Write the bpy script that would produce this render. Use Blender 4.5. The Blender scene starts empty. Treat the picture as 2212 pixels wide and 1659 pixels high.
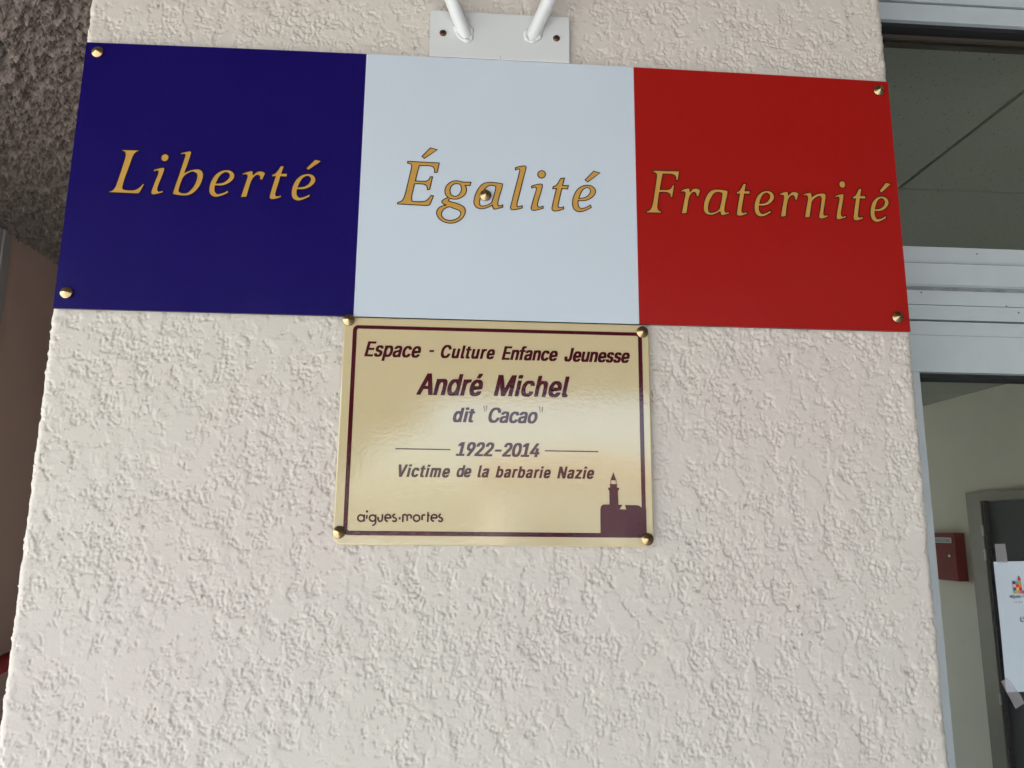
import bpy, math, random
import numpy as np
from mathutils import Vector, Matrix, geometry

scene = bpy.context.scene
COL = scene.collection
R = math.radians
random.seed(7)
OZ = 2.105          # height of the sign's lower edge above the ground; z below is measured from that edge

# ------------------------------------------------------------------ camera
cam_data = bpy.data.cameras.new('camera')
cam_data.sensor_fit = 'HORIZONTAL'; cam_data.sensor_width = 36.0; cam_data.lens = 26.8315
cam_data.clip_start = 0.02; cam_data.clip_end = 2000
cam = bpy.data.objects.new('camera', cam_data); COL.objects.link(cam)
cr = (0.9976552755575105, -0.06776995743173977, 0.009549032514753138)
cu = (-0.0220234385362073, -0.18579602646557053, 0.9823414908801557)
cb = (-0.06479906872254827, -0.9802484733062864, -0.1868529134730986)
m = Matrix(((cr[0], cu[0], cb[0], -0.03511), (cr[1], cu[1], cb[1], -0.77386),
            (cr[2], cu[2], cb[2], -0.21524 + OZ), (0, 0, 0, 1)))
cam.matrix_world = m
scene.camera = cam

# ------------------------------------------------------------------ sky, sun, exposure
SUN_EL, SUN_AZ = 48.0, 285.0      # degrees; azimuth clockwise from +y (285 = from the left, slightly behind the wall)
world = bpy.data.worlds.new('World'); scene.world = world; world.use_nodes = True
nt = world.node_tree; nt.nodes.clear()
sky = nt.nodes.new('ShaderNodeTexSky'); sky.sky_type = 'NISHITA'; sky.sun_disc = False
sky.sun_elevation = R(SUN_EL); sky.sun_rotation = R(SUN_AZ)
sky.air_density = 1.0; sky.dust_density = 3.0; sky.ozone_density = 1.0
bg = nt.nodes.new('ShaderNodeBackground'); bg.inputs['Strength'].default_value = 0.15
wo = nt.nodes.new('ShaderNodeOutputWorld')
nt.links.new(sky.outputs[0], bg.inputs[0]); nt.links.new(bg.outputs[0], wo.inputs[0])
sl = bpy.data.lights.new('sun', 'SUN'); sl.energy = 3.2; sl.angle = R(0.55); sl.color = (1.0, 0.965, 0.92)
sun = bpy.data.objects.new('sun', sl); COL.objects.link(sun)
az, el = R(SUN_AZ), R(SUN_EL)
sdir = Vector((math.sin(az) * math.cos(el), math.cos(az) * math.cos(el), math.sin(el)))
sun.rotation_euler = sdir.to_track_quat('Z', 'Y').to_euler(); sun.location = sdir * 30
vs = scene.view_settings
scene.display_settings.display_device = 'sRGB'
vs.view_transform = 'Standard'; vs.look = 'None'; vs.gamma = 1.0; vs.use_curve_mapping = False
vs.exposure = 2.62
scene.render.engine = 'CYCLES'
cy = scene.cycles
cy.max_bounces = 8; cy.diffuse_bounces = 5; cy.glossy_bounces = 4; cy.transparent_max_bounces = 12
cy.transmission_bounces = 6; cy.caustics_reflective = False; cy.caustics_refractive = False
cy.sample_clamp_indirect = 8.0
cy.use_denoising = True
try: cy.denoiser = 'OPENIMAGEDENOISE'
except Exception: pass

# ------------------------------------------------------------------ lettering outlines (tenths of a millimetre)
GLYPHS={'L':[[(0,10,1),(28,20),(49,36),(66,71),(77,114),(89,172),(103,241),(118,323),(128,375),(133,421),(130,448),(119,465),(93,476,1),(93,488,1),(274,490,1),(273,482,1),(250,472),(229,452),(212,414),(201,367),(185,293),(167,217),(151,142),(143,86),(141,60),(150,45),(172,38),(219,36),(265,41),(291,55),(315,76),(342,112,1),(359,107,1),(335,45),(318,10),(301,0,1),(2,3,1)]],'i':[[(2,280,1),(37,294),(78,305),(104,308),(119,302),(120,285),(112,246),(89,164),(71,98),(67,60),(76,41),(94,40),(128,51,1),(130,29,1),(79,12),(28,0),(8,6),(0,25),(7,63),(28,145),(50,222),(55,250),(53,266),(37,270),(5,258,1)],[(153,424),(148,402),(132,385),(111,379),(90,384),(75,399),(69,420),(75,442),(90,458),(111,465),(132,460),(148,445)]],'l':[[(48,488,1),(81,501),(122,511),(153,514),(164,506),(163,487),(153,442),(128,337),(104,227),(84,139),(70,79),(67,55),(72,40),(87,38),(126,49,1),(127,26,1),(80,9),(24,0),(6,6),(0,22),(6,55),(23,131),(52,257),(77,362),(94,440),(98,462),(91,474),(76,475),(50,464,1)]],'t':[[(136,387,1),(114,297,1),(179,301,1),(171,262,1),(106,264,1),(100,231),(83,154),(70,94),(65,61),(70,43),(88,40),(125,51,1),(127,28,1),(78,8),(32,0),(9,7),(0,26),(6,64),(22,141),(42,229),(51,262,1),(9,257,1),(14,282,1),(42,295),(65,323),(81,351),(96,381,1)]],'e':[[(196,79,1),(204,52,1),(149,20),(98,1),(57,0),(21,20),(2,57),(0,112),(12,172),(43,239),(90,285),(142,306),(188,308),(229,290),(252,253),(247,214),(218,175),(171,143),(119,128),(60,126,1),(58,92),(67,55),(88,36),(119,39),(160,56)],[(67,152,1),(84,202),(110,250),(147,279),(178,278),(197,256),(198,234),(182,201),(146,169),(109,157)]],'eacute':[[(196,79,1),(204,52,1),(149,20),(98,1),(57,0),(21,20),(2,57),(0,112),(12,172),(43,239),(90,285),(142,306),(188,308),(229,290),(252,253),(247,214),(218,175),(171,143),(119,128),(60,126,1),(58,92),(67,55),(88,36),(119,39),(160,56)],[(67,152,1),(84,202),(110,250),(147,279),(178,278),(197,256),(198,234),(182,201),(146,169),(109,157)],[(235,477,1),(304,461,1),(168,349,1),(140,371,1)]],'a':[[(305,294,1),(295,237),(272,161),(259,98),(254,61),(263,40),(280,40),(309,51,1),(310,26,1),(268,13),(219,0),(207,13),(198,46,1),(152,21),(100,2),(53,2),(18,21),(0,57),(2,113),(21,182),(55,246),(95,288),(147,305),(200,307),(253,303)],[(233,261,1),(222,190),(203,121),(186,74),(146,44),(99,30),(70,32),(58,53),(59,97),(74,153),(102,210),(136,256),(177,273),(209,271)]],'g':[[(358,477,1),(347,438,1),(294,439,1),(309,411),(311,374),(293,330),(256,297),(210,278),(170,276),(138,283,1),(121,268),(121,254),(141,244),(200,230),(258,207),(294,178),(303,138),(290,88),(256,44),(205,11),(147,0),(84,10),(31,42),(1,89),(0,132),(22,170),(62,193),(102,203,1),(67,218),(50,236),(57,255),(83,275),(120,292,1),(93,315),(81,358),(88,408),(119,453),(159,479),(205,487),(235,483),(258,475,1)],[(200,457),(241,446),(257,409),(252,365),(227,324),(189,307),(154,318),(136,348),(135,392),(154,433)],[(134,187,1),(172,173),(225,154),(251,133),(256,105),(232,65),(187,38),(135,28),(83,44),(52,79),(51,116),(69,151),(97,173)]],'Eacute':[[(92,499,1),(431,496,1),(410,385,1),(384,384,1),(384,412),(370,443),(343,456),(296,459),(216,457,1),(200,385),(179,276,1),(256,275),(296,278),(325,297),(340,330,1),(363,331,1),(335,185,1),(312,184,1),(310,209),(295,232),(268,243),(222,246),(171,244,1),(158,165),(147,103),(146,60),(156,43),(188,38),(252,39),(297,49),(331,80),(356,118,1),(379,111,1),(355,43),(339,9),(319,0,1),(0,5,1),(4,23,1),(36,34),(61,66),(79,125),(101,238),(125,370),(136,433),(134,458),(122,473),(90,480,1)],[(332,668,1),(406,651,1),(269,543,1),(243,565,1)]],'F':[[(88,499,1),(387,504,1),(364,395,1),(343,394,1),(344,424),(331,451),(299,463),(248,465),(198,463,1),(178,370),(160,276,1),(223,277),(262,283),(285,301),(303,336,1),(324,336,1),(297,191,1),(275,190,1),(273,220),(257,239),(223,248),(153,243,1),(138,155),(128,68),(133,42),(150,26),(171,20,1),(167,2,1),(0,0,1),(2,15,1),(33,28),(59,62),(77,126),(107,300),(126,422),(127,455),(114,472),(88,482,1)]],'r':[[(1,271,1),(43,293),(88,305),(100,295),(104,259,1),(139,297),(177,307),(209,296),(222,282,1),(199,210,1),(174,210,1),(172,241),(160,259),(137,257),(107,222),(90,174),(74,94),(60,10,1),(0,0,1),(24,112),(46,213),(51,246),(42,259),(23,262),(2,253,1)]],'n':[[(0,282,1),(44,300),(85,306),(95,295),(99,256,1),(152,290),(208,303),(246,303),(262,284),(257,241),(239,155),(224,84),(222,52),(235,42),(273,49,1),(270,26,1),(229,10),(188,0),(164,11),(166,39),(186,125),(202,210),(206,249),(195,267),(171,264),(132,239),(98,199),(84,135),(59,13,1),(1,7,1),(21,104),(44,204),(50,247),(42,269),(21,270),(0,262,1)]],'b':[[(45,482,1),(99,500),(141,508),(154,500),(148,449),(126,343),(105,260,1),(149,287),(206,304),(254,304),(286,280),(299,240),(293,176),(267,104),(224,44),(173,10),(122,0),(59,3),(0,15,1),(17,101),(47,235),(77,376),(92,447),(93,463),(85,472),(48,466,1)],[(201,271),(229,253),(236,214),(222,145),(191,81),(154,40),(119,30),(83,35),(65,49),(65,80),(83,166),(105,221),(138,251),(172,270)]]}
LETTERS=[(0,'L',-0.40913,0.12638,1.0),(0,'i',-0.36572,0.12585,0.9535),(0,'b',-0.34373,0.12591,1.0),(0,'e',-0.30652,0.12599,0.9951),(0,'r',-0.27357,0.12636,1.0768),(0,'t',-0.24372,0.12555,0.9665),(0,'eacute',-0.22098,0.12529,0.9679),(1,'Eacute',-0.10869,0.12514,1.0),(1,'g',-0.06654,0.10601,1.0),(1,'a',-0.02686,0.12377,1.0),(1,'l',0.01259,0.12388,1.0),(1,'i',0.03505,0.12397,1.0),(1,'t',0.05765,0.12422,1.0),(1,'eacute',0.08022,0.12465,1.0),(2,'F',0.16129,0.12625,1.0),(2,'r',0.20044,0.12632,1.0),(2,'a',0.22546,0.12616,0.9298),(2,'t',0.26239,0.12638,0.9312),(2,'e',0.28282,0.12658,0.9219),(2,'r',0.31202,0.12693,1.0095),(2,'n',0.33941,0.12661,1.0),(2,'i',0.37578,0.12641,0.8774),(2,'t',0.3953,0.126,0.9088),(2,'eacute',0.41542,0.12533,0.8919)]
WORDS=[('Espace', -0.13653, -0.07851, -0.04221, 0.01599), ('-', -0.07023, -0.06493, -0.04096, 0.01458), ('Culture', -0.0582, -0.00207, -0.0419, 0.0138), ('Enfance', 0.00484, 0.06369, -0.04225, 0.0144), ('Jeunesse', 0.07057, 0.13997, -0.04241, 0.01456), ('André', -0.08202, -0.01371, -0.08092, 0.02243), ('Michel', -0.00274, 0.07608, -0.08044, 0.02198), ('dit', -0.04405, -0.02146, -0.10843, 0.01487), ('Cacao', -0.00785, 0.04269, -0.10833, 0.01554), ('1922-2014', -0.04027, 0.04487, -0.1428, 0.01387), ('Victime', -0.0971, -0.04567, -0.16472, 0.01223), ('de', -0.03913, -0.02415, -0.16414, 0.01197), ('la', -0.01807, -0.00614, -0.16416, 0.01191), ('barbarie', 0.00017, 0.05633, -0.16407, 0.01146), ('Nazie', 0.06274, 0.10083, -0.16412, 0.01199)]
LOGO=[[(-1290,-2059),(-1292,-2071),(-1299,-2081),(-1308,-2088),(-1320,-2090),(-1332,-2088),(-1343,-2081),(-1350,-2071),(-1353,-2060),(-1351,-2048),(-1345,-2038),(-1335,-2031),(-1323,-2028),(-1311,-2031),(-1301,-2037),(-1293,-2047),(-1290,-2059)],[(-1291,-2023),(-1290,-2094)],[(-1265,-2028),(-1265,-2066)],[(-1179,-2058),(-1180,-2069),(-1187,-2079),(-1196,-2086),(-1208,-2089),(-1220,-2086),(-1230,-2080),(-1237,-2070),(-1240,-2058),(-1238,-2047),(-1232,-2037),(-1222,-2030),(-1211,-2028),(-1199,-2030),(-1189,-2036),(-1181,-2046),(-1179,-2058)],[(-1180,-2023),(-1178,-2102),(-1189,-2122),(-1209,-2130)],[(-1156,-2045),(-1153,-2069),(-1146,-2084),(-1134,-2089),(-1121,-2084),(-1114,-2071),(-1112,-2019)],[(-1086,-2054),(-1031,-2053),(-1037,-2033),(-1054,-2023),(-1072,-2025),(-1085,-2040),(-1086,-2064),(-1076,-2082),(-1058,-2088)],[(-987,-2019),(-1004,-2024),(-1010,-2036),(-1001,-2049),(-981,-2058),(-974,-2072),(-982,-2086),(-999,-2087),(-1014,-2078)],[(-951,-2057),(-933,-2057)],[(-911,-2094),(-911,-2019)],[(-910,-2025),(-890,-2022),(-873,-2029),(-869,-2043),(-869,-2083)],[(-868,-2031),(-852,-2022),(-836,-2026),(-829,-2040),(-829,-2060)],[(-745,-2054),(-747,-2066),(-753,-2076),(-763,-2083),(-775,-2085),(-786,-2083),(-797,-2076),(-804,-2067),(-806,-2055),(-805,-2043),(-798,-2033),(-788,-2026),(-777,-2024),(-765,-2026),(-754,-2033),(-747,-2042),(-745,-2054)],[(-722,-2074),(-721,-2019)],[(-720,-2027),(-707,-2022),(-690,-2022)],[(-664,-1994),(-664,-2092)],[(-675,-2026),(-646,-2025)],[(-630,-2049),(-576,-2048),(-580,-2028),(-597,-2019),(-615,-2021),(-629,-2035),(-631,-2059),(-620,-2077),(-602,-2083)],[(-535,-2013),(-549,-2019),(-555,-2031),(-547,-2044),(-527,-2053),(-520,-2067),(-528,-2082),(-545,-2083),(-560,-2073)]]
CASTLE={'castle':[(1066,-2191),(1067,-1946),(1073,-1919),(1087,-1903),(1107,-1898),(1161,-1897),(1161,-1759),(1152,-1752),(1150,-1730),(1171,-1725),(1170,-1703),(1163,-1693),(1247,-1692),(1241,-1705),(1240,-1725),(1264,-1730),(1261,-1750),(1250,-1758),(1253,-1898),(1296,-1899),(1263,-1944),(1332,-1946),(1319,-1901),(1444,-1901),(1467,-1906),(1489,-1926),(1537,-1926),(1537,-2171),(1525,-2209),(1513,-2222),(1284,-2219),(1065,-2217)],'roof':[(1205,-1569),(1235,-1654),(1175,-1654)],'p1':[(1175,-1653),(1182,-1653),(1181,-1694),(1174,-1694)],'p2':[(1229,-1652),(1236,-1652),(1235,-1693),(1229,-1693)]}
INTER={'E':(418,[[(60,0),(60,509),(372,509),(372,452),(125,452),(125,286),(355,286),(355,229),(125,229),(125,57),(375,57),(375,0)]]),'s':(365,[[(182,-8),(145,-5),(112,3),(84,18),(62,38),(45,63),(36,94),(94,107),(105,79),(124,60),(150,49),(181,45),(217,50),(244,62),(262,81),(268,103),(265,121),(254,136),(237,147),(212,155),(149,170),(104,186),(72,208),(53,237),(47,274),(51,305),(65,332),(87,354),(115,370),(149,381),(187,384),(223,381),(254,372),(279,358),(299,339),(314,316),(324,290),(268,277),(258,298),(243,316),(219,328),(187,333),(156,329),(131,317),(114,299),(109,277),(112,258),(124,243),(144,232),(172,223),(229,209),(275,194),(306,171),(325,142),(331,107),(326,75),(312,47),(290,24),(260,6),(223,-5)]]),'p':(424,[[(53,-143),(53,379),(112,379),(112,319),(118,319),(137,346),(152,360),(171,373),(197,381),(229,384),(274,378),(313,361),(345,332),(370,293),(381,261),(388,227),(390,189),(388,151),(381,116),(370,84),(346,45),(313,16),(274,-2),(229,-8),(198,-5),(173,4),(153,17),(138,31),(118,59),(114,59),(114,-143)],[(220,47),(253,51),(279,66),(301,88),(316,117),(325,151),(328,189),(325,227),(316,261),(301,290),(280,311),(253,325),(220,330),(188,325),(161,312),(140,291),(125,263),(116,229),(113,189),(116,150),(125,115),(140,86),(162,65),(188,51)]]),'a':(389,[[(160,-9),(126,-5),(94,5),(68,22),(48,45),(35,73),(30,108),(34,138),(43,161),(58,179),(78,193),(100,203),(125,211),(178,220),(234,227),(265,235),(276,255),(276,257),(273,279),(267,297),(256,311),(240,322),(220,329),(196,331),(171,329),(149,322),(118,301),(100,274),(41,291),(57,322),(79,346),(104,364),(133,375),(163,382),(194,384),(239,379),(263,372),(286,360),(306,343),(322,320),(333,290),(337,251),(337,0),(277,0),(277,52),(272,52),(252,25),(236,12),(215,1),(190,-6)],[(170,45),(202,49),(228,59),(248,74),(263,93),(272,115),(276,138),(276,190),(259,182),(231,176),(200,171),(175,168),(134,159),(117,150),(103,139),(95,124),(92,105),(94,87),(102,72),(114,61),(130,52),(149,47)]]),'c':(395,[[(207,-8),(159,-2),(117,16),(82,46),(56,85),(44,116),(37,150),(34,187),(37,225),(44,260),(56,291),(82,330),(117,360),(159,378),(207,384),(234,383),(260,377),(284,368),(305,356),(324,341),(340,322),(353,301),(362,277),(303,262),(290,289),(270,311),(242,325),(207,330),(173,325),(145,310),(124,287),(108,258),(99,224),(96,187),(99,151),(108,117),(124,89),(145,66),(173,51),(207,46),(243,52),(271,66),(292,89),(304,117),(363,102),(354,78),(341,56),(325,37),(306,21),(285,9),(261,-1),(235,-6)]]),'C':(510,[[(267,-7),(225,-3),(186,7),(150,25),(119,49),(92,79),(70,115),(53,157),(44,203),(40,254),(44,305),(53,352),(70,393),(92,429),(119,459),(150,484),(186,501),(225,512),(267,516),(305,513),(340,504),(373,490),(402,471),(427,447),(448,418),(463,385),(473,348),(408,348),(401,373),(389,395),(375,413),(357,428),(337,440),(315,449),(292,454),(267,456),(223,450),(184,432),(150,403),(125,364),(113,332),(106,295),(103,254),(106,213),(113,177),(125,145),(151,105),(184,76),(223,59),(267,53),(292,55),(315,60),(337,69),(357,81),(375,96),(389,114),(401,136),(408,160),(473,160),(463,124),(448,91),(428,62),(402,38),(373,19),(341,5),(305,-4)]]),'u':(410,[[(182,-5),(146,-1),(115,11),(89,31),(69,59),(57,95),(53,139),(53,379),(114,379),(114,144),(119,105),(137,75),(164,56),(200,50),(226,53),(249,62),(268,77),(283,97),(293,122),(296,153),(296,379),(357,379),(357,0),(298,0),(298,92),(307,92),(286,47),(257,17),(222,0)]]),'l':(189,[[(139,-2),(101,3),(74,20),(58,47),(53,84),(53,509),(114,509),(114,99),(115,77),(120,62),(130,54),(146,52),(160,53),(170,54),(181,3),(162,-1)]]),'t':(227,[[(204,379),(204,327),(6,327),(6,379)],[(65,471),(126,471),(126,98),(128,76),(136,61),(150,53),(170,50),(185,51),(202,54),(213,2),(192,-3),(168,-4),(125,2),(92,21),(72,52),(65,93)]]),'r':(259,[[(53,0),(53,379),(112,379),(112,321),(115,321),(130,347),(152,367),(181,380),(213,385),(229,384),(243,384),(243,322),(230,324),(207,326),(182,323),(159,315),(140,301),(126,284),(117,262),(114,237),(114,0)]]),'e':(404,[[(212,-8),(161,-2),(117,16),(82,46),(56,85),(44,116),(37,150),(34,187),(36,224),(44,258),(55,290),(81,329),(115,359),(157,378),(205,384),(236,382),(266,374),(294,361),(319,341),(341,315),(357,282),(368,242),(371,194),(371,169),(75,169),(75,221),(338,221),(310,202),(307,237),(298,269),(283,294),(263,314),(237,326),(205,330),(173,326),(146,313),(125,294),(109,270),(99,241),(96,211),(96,178),(100,139),(110,106),(128,80),(151,61),(179,50),(212,46),(234,48),(254,53),(271,61),(285,73),(297,88),(306,105),(365,91),(353,63),(335,39),(311,19),(283,4),(249,-5)]]),'n':(409,[[(114,227),(114,0),(53,0),(53,379),(112,379),(112,287),(102,287),(124,332),(152,362),(187,379),(227,384),(264,380),(295,369),(321,349),(341,321),(353,285),(357,240),(357,0),(296,0),(296,235),(290,275),(273,304),(246,323),(210,329),(184,326),(161,317),(141,303),(126,283),(117,257)]]),'f':(253,[[(228,379),(228,327),(6,327),(6,379)],[(81,0),(81,432),(84,461),(96,486),(113,505),(135,519),(161,527),(187,530),(222,527),(243,521),(227,468),(215,472),(195,474),(171,470),(154,460),(145,443),(142,419),(142,0)]]),'J':(396,[[(185,-7),(143,-2),(106,11),(75,33),(52,63),(38,100),(33,145),(33,173),(98,173),(98,145),(104,104),(122,74),(149,56),(185,50),(220,56),(248,74),(266,104),(272,145),(272,509),(336,509),(336,145),(332,100),(318,63),(294,33),(263,11),(227,-2)]]),'A':(479,[[(16,0),(201,509),(276,509),(463,0),(395,0),(287,302),(264,372),(232,478),(245,478),(213,371),(191,302),(85,0)],[(110,142),(110,199),(370,199),(370,142)]]),'d':(424,[[(195,-8),(151,-2),(111,16),(79,45),(55,84),(43,116),(36,151),(34,189),(36,227),(43,261),(55,293),(79,332),(112,361),(151,378),(196,384),(228,381),(253,373),(272,360),(287,346),(306,319),(311,319),(311,509),(372,509),(372,0),(313,0),(313,59),(307,59),(287,31),(272,17),(252,4),(227,-5)],[(205,47),(236,51),(263,65),(284,86),(299,115),(309,150),(312,189),(309,229),(300,263),(284,291),(263,312),(237,325),(205,330),(172,325),(145,311),(124,290),(108,261),(99,227),(96,189),(99,151),(109,117),(124,88),(145,66),(172,51)]]),'é':(404,[[(212,-8),(161,-2),(117,16),(82,46),(56,85),(44,116),(37,150),(34,187),(36,224),(44,258),(55,290),(81,329),(115,359),(157,378),(205,384),(236,382),(266,374),(294,361),(319,341),(341,315),(357,282),(368,242),(371,194),(371,169),(75,169),(75,221),(338,221),(310,202),(307,237),(298,269),(283,294),(263,314),(237,326),(205,330),(173,326),(146,313),(125,294),(109,270),(99,241),(96,211),(96,178),(100,139),(110,106),(128,80),(151,61),(179,50),(212,46),(234,48),(254,53),(271,61),(285,73),(297,88),(306,105),(365,91),(353,63),(335,39),(311,19),(283,4),(249,-5)],[(177,429),(225,529),(293,529),(227,429)]]),'M':(628,[[(60,0),(60,509),(152,509),(277,187),(287,159),(299,123),(311,84),(322,49),(307,49),(318,83),(330,121),(342,158),(352,187),(476,509),(568,509),(568,0),(504,0),(504,291),(504,327),(505,369),(506,413),(507,457),(513,457),(498,409),(482,363),(467,322),(456,291),(342,0),(286,0),(170,291),(159,321),(145,361),(129,408),(112,457),(119,457),(120,416),(121,372),(122,328),(122,291),(122,0)]]),'i':(166,[[(53,0),(53,379),(114,379),(114,0)],[(84,443),(67,446),(54,455),(44,468),(41,483),(44,499),(54,512),(67,521),(84,524),(100,521),(114,512),(123,499),(126,483),(123,468),(114,455),(100,446)]]),'h':(410,[[(114,227),(114,0),(53,0),(53,509),(114,509),(114,287),(102,287),(124,332),(152,362),(187,379),(227,384),(264,380),(295,369),(321,349),(341,321),(353,285),(357,240),(357,0),(296,0),(296,235),(290,275),(273,304),(246,323),(210,329),(184,326),(161,317),(141,303),(126,283),(117,257)]]),'o':(415,[[(207,-8),(159,-2),(117,16),(82,46),(56,85),(44,116),(37,150),(34,187),(37,225),(44,260),(56,291),(82,330),(117,360),(159,378),(207,384),(256,378),(299,360),(333,330),(359,291),(371,260),(379,225),(381,187),(379,150),(371,116),(359,85),(333,46),(299,16),(256,-2)],[(207,46),(242,51),(270,66),(292,89),(307,117),(316,151),(319,187),(316,224),(307,258),(292,287),(270,310),(242,325),(207,330),(173,325),(145,310),(124,287),(108,258),(99,224),(96,187),(99,151),(108,117),(124,89),(145,66),(173,51)]]),'1':(453,[[(76,0),(76,55),(391,55),(391,0)],[(276,509),(276,0),(212,0),(212,448),(209,448),(86,358),(86,427),(198,509)]]),'9':(453,[[(226,516),(271,510),(310,494),(343,468),(368,434),(384,393),(389,347),(385,309),(373,270),(359,240),(340,207),(315,168),(200,0),(130,0),(301,248),(307,248),(287,221),(257,202),(238,196),(218,195),(175,199),(137,214),(106,237),(83,269),(68,307),(64,352),(69,397),(85,436),(110,469),(143,494),(182,510)],[(226,460),(199,457),(174,446),(154,429),(138,407),(129,381),(125,352),(129,322),(138,295),(154,274),(174,257),(199,247),(226,243),(254,247),(279,257),(299,273),(314,295),(324,321),(327,350),(324,381),(314,407),(299,429),(279,446),(254,457)]]),'2':(453,[[(64,0),(64,47),(234,229),(282,282),(299,305),(311,327),(318,348),(320,371),(317,397),(308,419),(293,436),(273,449),(250,457),(224,460),(196,457),(172,447),(153,433),(139,413),(130,390),(127,362),(66,362),(71,405),(86,442),(111,473),(143,496),(182,511),(225,516),(268,511),(306,497),(337,474),(361,445),(376,411),(381,372),(378,345),(371,318),(357,290),(336,259),(317,235),(294,209),(267,180),(153,60),(153,57),(389,57),(389,0)]]),'-':(453,[[(337,244),(337,188),(114,188),(114,244)]]),'0':(453,[[(227,-7),(191,-3),(158,7),(130,24),(105,48),(85,77),(69,113),(57,155),(50,202),(48,254),(50,306),(57,353),(69,395),(85,431),(106,461),(130,484),(159,502),(191,512),(227,516),(262,512),(295,502),(323,484),(348,461),(368,431),(384,395),(396,353),(403,306),(405,254),(403,202),(396,155),(384,113),(368,77),(348,48),(323,24),(295,7),(263,-3)],[(227,50),(261,56),(290,74),(313,103),(330,144),(338,176),(342,213),(344,254),(342,295),(338,332),(330,365),(313,405),(290,435),(261,453),(227,460),(192,453),(163,435),(140,405),(123,365),(115,332),(111,295),(109,254),(111,213),(115,176),(123,144),(140,103),(163,74),(192,56)]]),'4':(453,[[(40,105),(40,158),(247,509),(311,509),(109,166),(109,163),(413,163),(413,105)],[(282,0),(282,121),(282,146),(282,318),(343,318),(343,0)]]),'V':(479,[[(204,0),(16,509),(84,509),(192,206),(215,137),(248,31),(235,31),(267,138),(290,206),(395,509),(463,509),(278,0)]]),'m':(609,[[(53,0),(53,379),(112,379),(112,295),(108,295),(118,323),(132,346),(151,363),(172,376),(195,384),(219,386),(257,380),(287,361),(309,331),(321,295),(312,295),(322,321),(337,343),(357,361),(381,375),(407,383),(437,386),(468,383),(497,372),(522,354),(541,328),(553,296),(557,255),(557,0),(496,0),(496,254),(490,289),(473,313),(447,326),(419,330),(395,328),(374,320),(358,307),(345,290),(338,270),(335,247),(335,0),(274,0),(274,260),(269,288),(253,311),(229,326),(199,330),(178,328),(158,320),(140,307),(126,289),(117,266),(114,238),(114,0)]]),'b':(424,[[(229,-8),(198,-5),(172,4),(153,17),(138,31),(118,59),(112,59),(112,0),(53,0),(53,509),(114,509),(114,319),(118,319),(137,346),(152,360),(171,373),(197,381),(229,384),(274,378),(313,361),(345,332),(370,293),(381,261),(388,227),(390,189),(388,151),(381,116),(370,84),(346,45),(313,16),(274,-2)],[(220,47),(253,51),(279,66),(301,88),(316,117),(325,151),(328,189),(325,227),(316,261),(301,290),(280,311),(253,325),(220,330),(188,325),(161,312),(140,291),(125,263),(116,229),(113,189),(116,150),(125,115),(140,86),(162,65),(188,51)]]),'z':(380,[[(42,0),(42,46),(254,320),(254,323),(48,323),(48,379),(333,379),(333,331),(126,60),(126,56),(339,56),(339,0)]]),'N':(523,[[(60,0),(60,509),(136,509),(343,183),(363,151),(388,107),(414,55),(405,54),(401,108),(399,157),(399,195),(399,509),(463,509),(463,0),(387,0),(202,290),(177,331),(148,381),(108,452),(119,454),(122,384),(124,328),(125,291),(125,0)]]),'g':(425,[[(207,-151),(168,-148),(134,-140),(105,-127),(82,-110),(64,-91),(51,-69),(101,-41),(122,-66),(136,-78),(154,-88),(178,-95),(207,-97),(249,-92),(282,-75),(304,-47),(311,-6),(311,68),(306,68),(287,41),(272,28),(252,16),(227,8),(195,5),(152,10),(113,27),(80,53),(55,90),(43,120),(36,154),(34,191),(36,229),(43,263),(55,293),(80,332),(112,361),(152,378),(196,384),(228,382),(253,373),(273,360),(288,346),(308,319),(313,319),(313,379),(372,379),(372,-9),(367,-54),(350,-90),(324,-117),(291,-136),(251,-147)],[(205,59),(237,63),(264,75),(285,95),(300,121),(309,154),(312,193),(309,231),(300,264),(285,291),(264,312),(237,325),(205,330),(172,325),(145,312),(124,290),(109,262),(99,229),(96,193),(99,155),(109,123),(124,96),(145,76),(172,63)]]),'L':(393,[[(60,0),(60,509),(125,509),(125,57),(361,57),(361,0)]]),"'":(206,[[(78,318),(70,509),(136,509),(128,318)]]),'S':(446,[[(224,-9),(172,-4),(128,9),(91,31),(64,60),(46,96),(38,137),(104,137),(110,110),(123,88),(142,71),(166,59),(194,52),(224,49),(257,52),(286,60),(311,74),(329,92),(341,114),(346,139),(342,161),(332,179),(316,193),(296,205),(245,222),(184,239),(145,253),(112,269),(86,289),(60,326),(52,372),(58,413),(75,448),(102,476),(138,498),(180,511),(227,516),(275,511),(316,498),(351,476),(377,449),(394,415),(401,378),(337,378),(326,412),(302,437),(267,453),(225,459),(194,456),(167,448),(145,435),(129,418),(118,398),(115,376),(119,352),(131,334),(148,319),(169,308),(212,293),(264,279),(312,264),(336,252),(359,238),(379,220),(395,198),(405,171),(408,139),(403,99),(386,64),(360,34),(323,11),(294,0),(261,-7)]]),'capH':509}
QUOTES=[[(-0.01338,-0.09102),(-0.01229,-0.091),(-0.01143,-0.09694),(-0.01209,-0.09695)],[(-0.01044,-0.09096),(-0.00924,-0.09093),(-0.00969,-0.09702),(-0.01034,-0.09703)],[(0.04409,-0.09096),(0.04519,-0.09093),(0.04564,-0.0968),(0.04509,-0.09681)],[(0.04706,-0.09101),(0.04827,-0.09098),(0.04774,-0.09687),(0.04708,-0.09688)]]
RULES=[[(-0.10105,-0.13615),(-0.04581,-0.13615),(-0.04578,-0.13735),(-0.10101,-0.13735)],[(0.05022,-0.13578),(0.10537,-0.13578),(0.10535,-0.13694),(0.05022,-0.13694)]]
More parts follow.
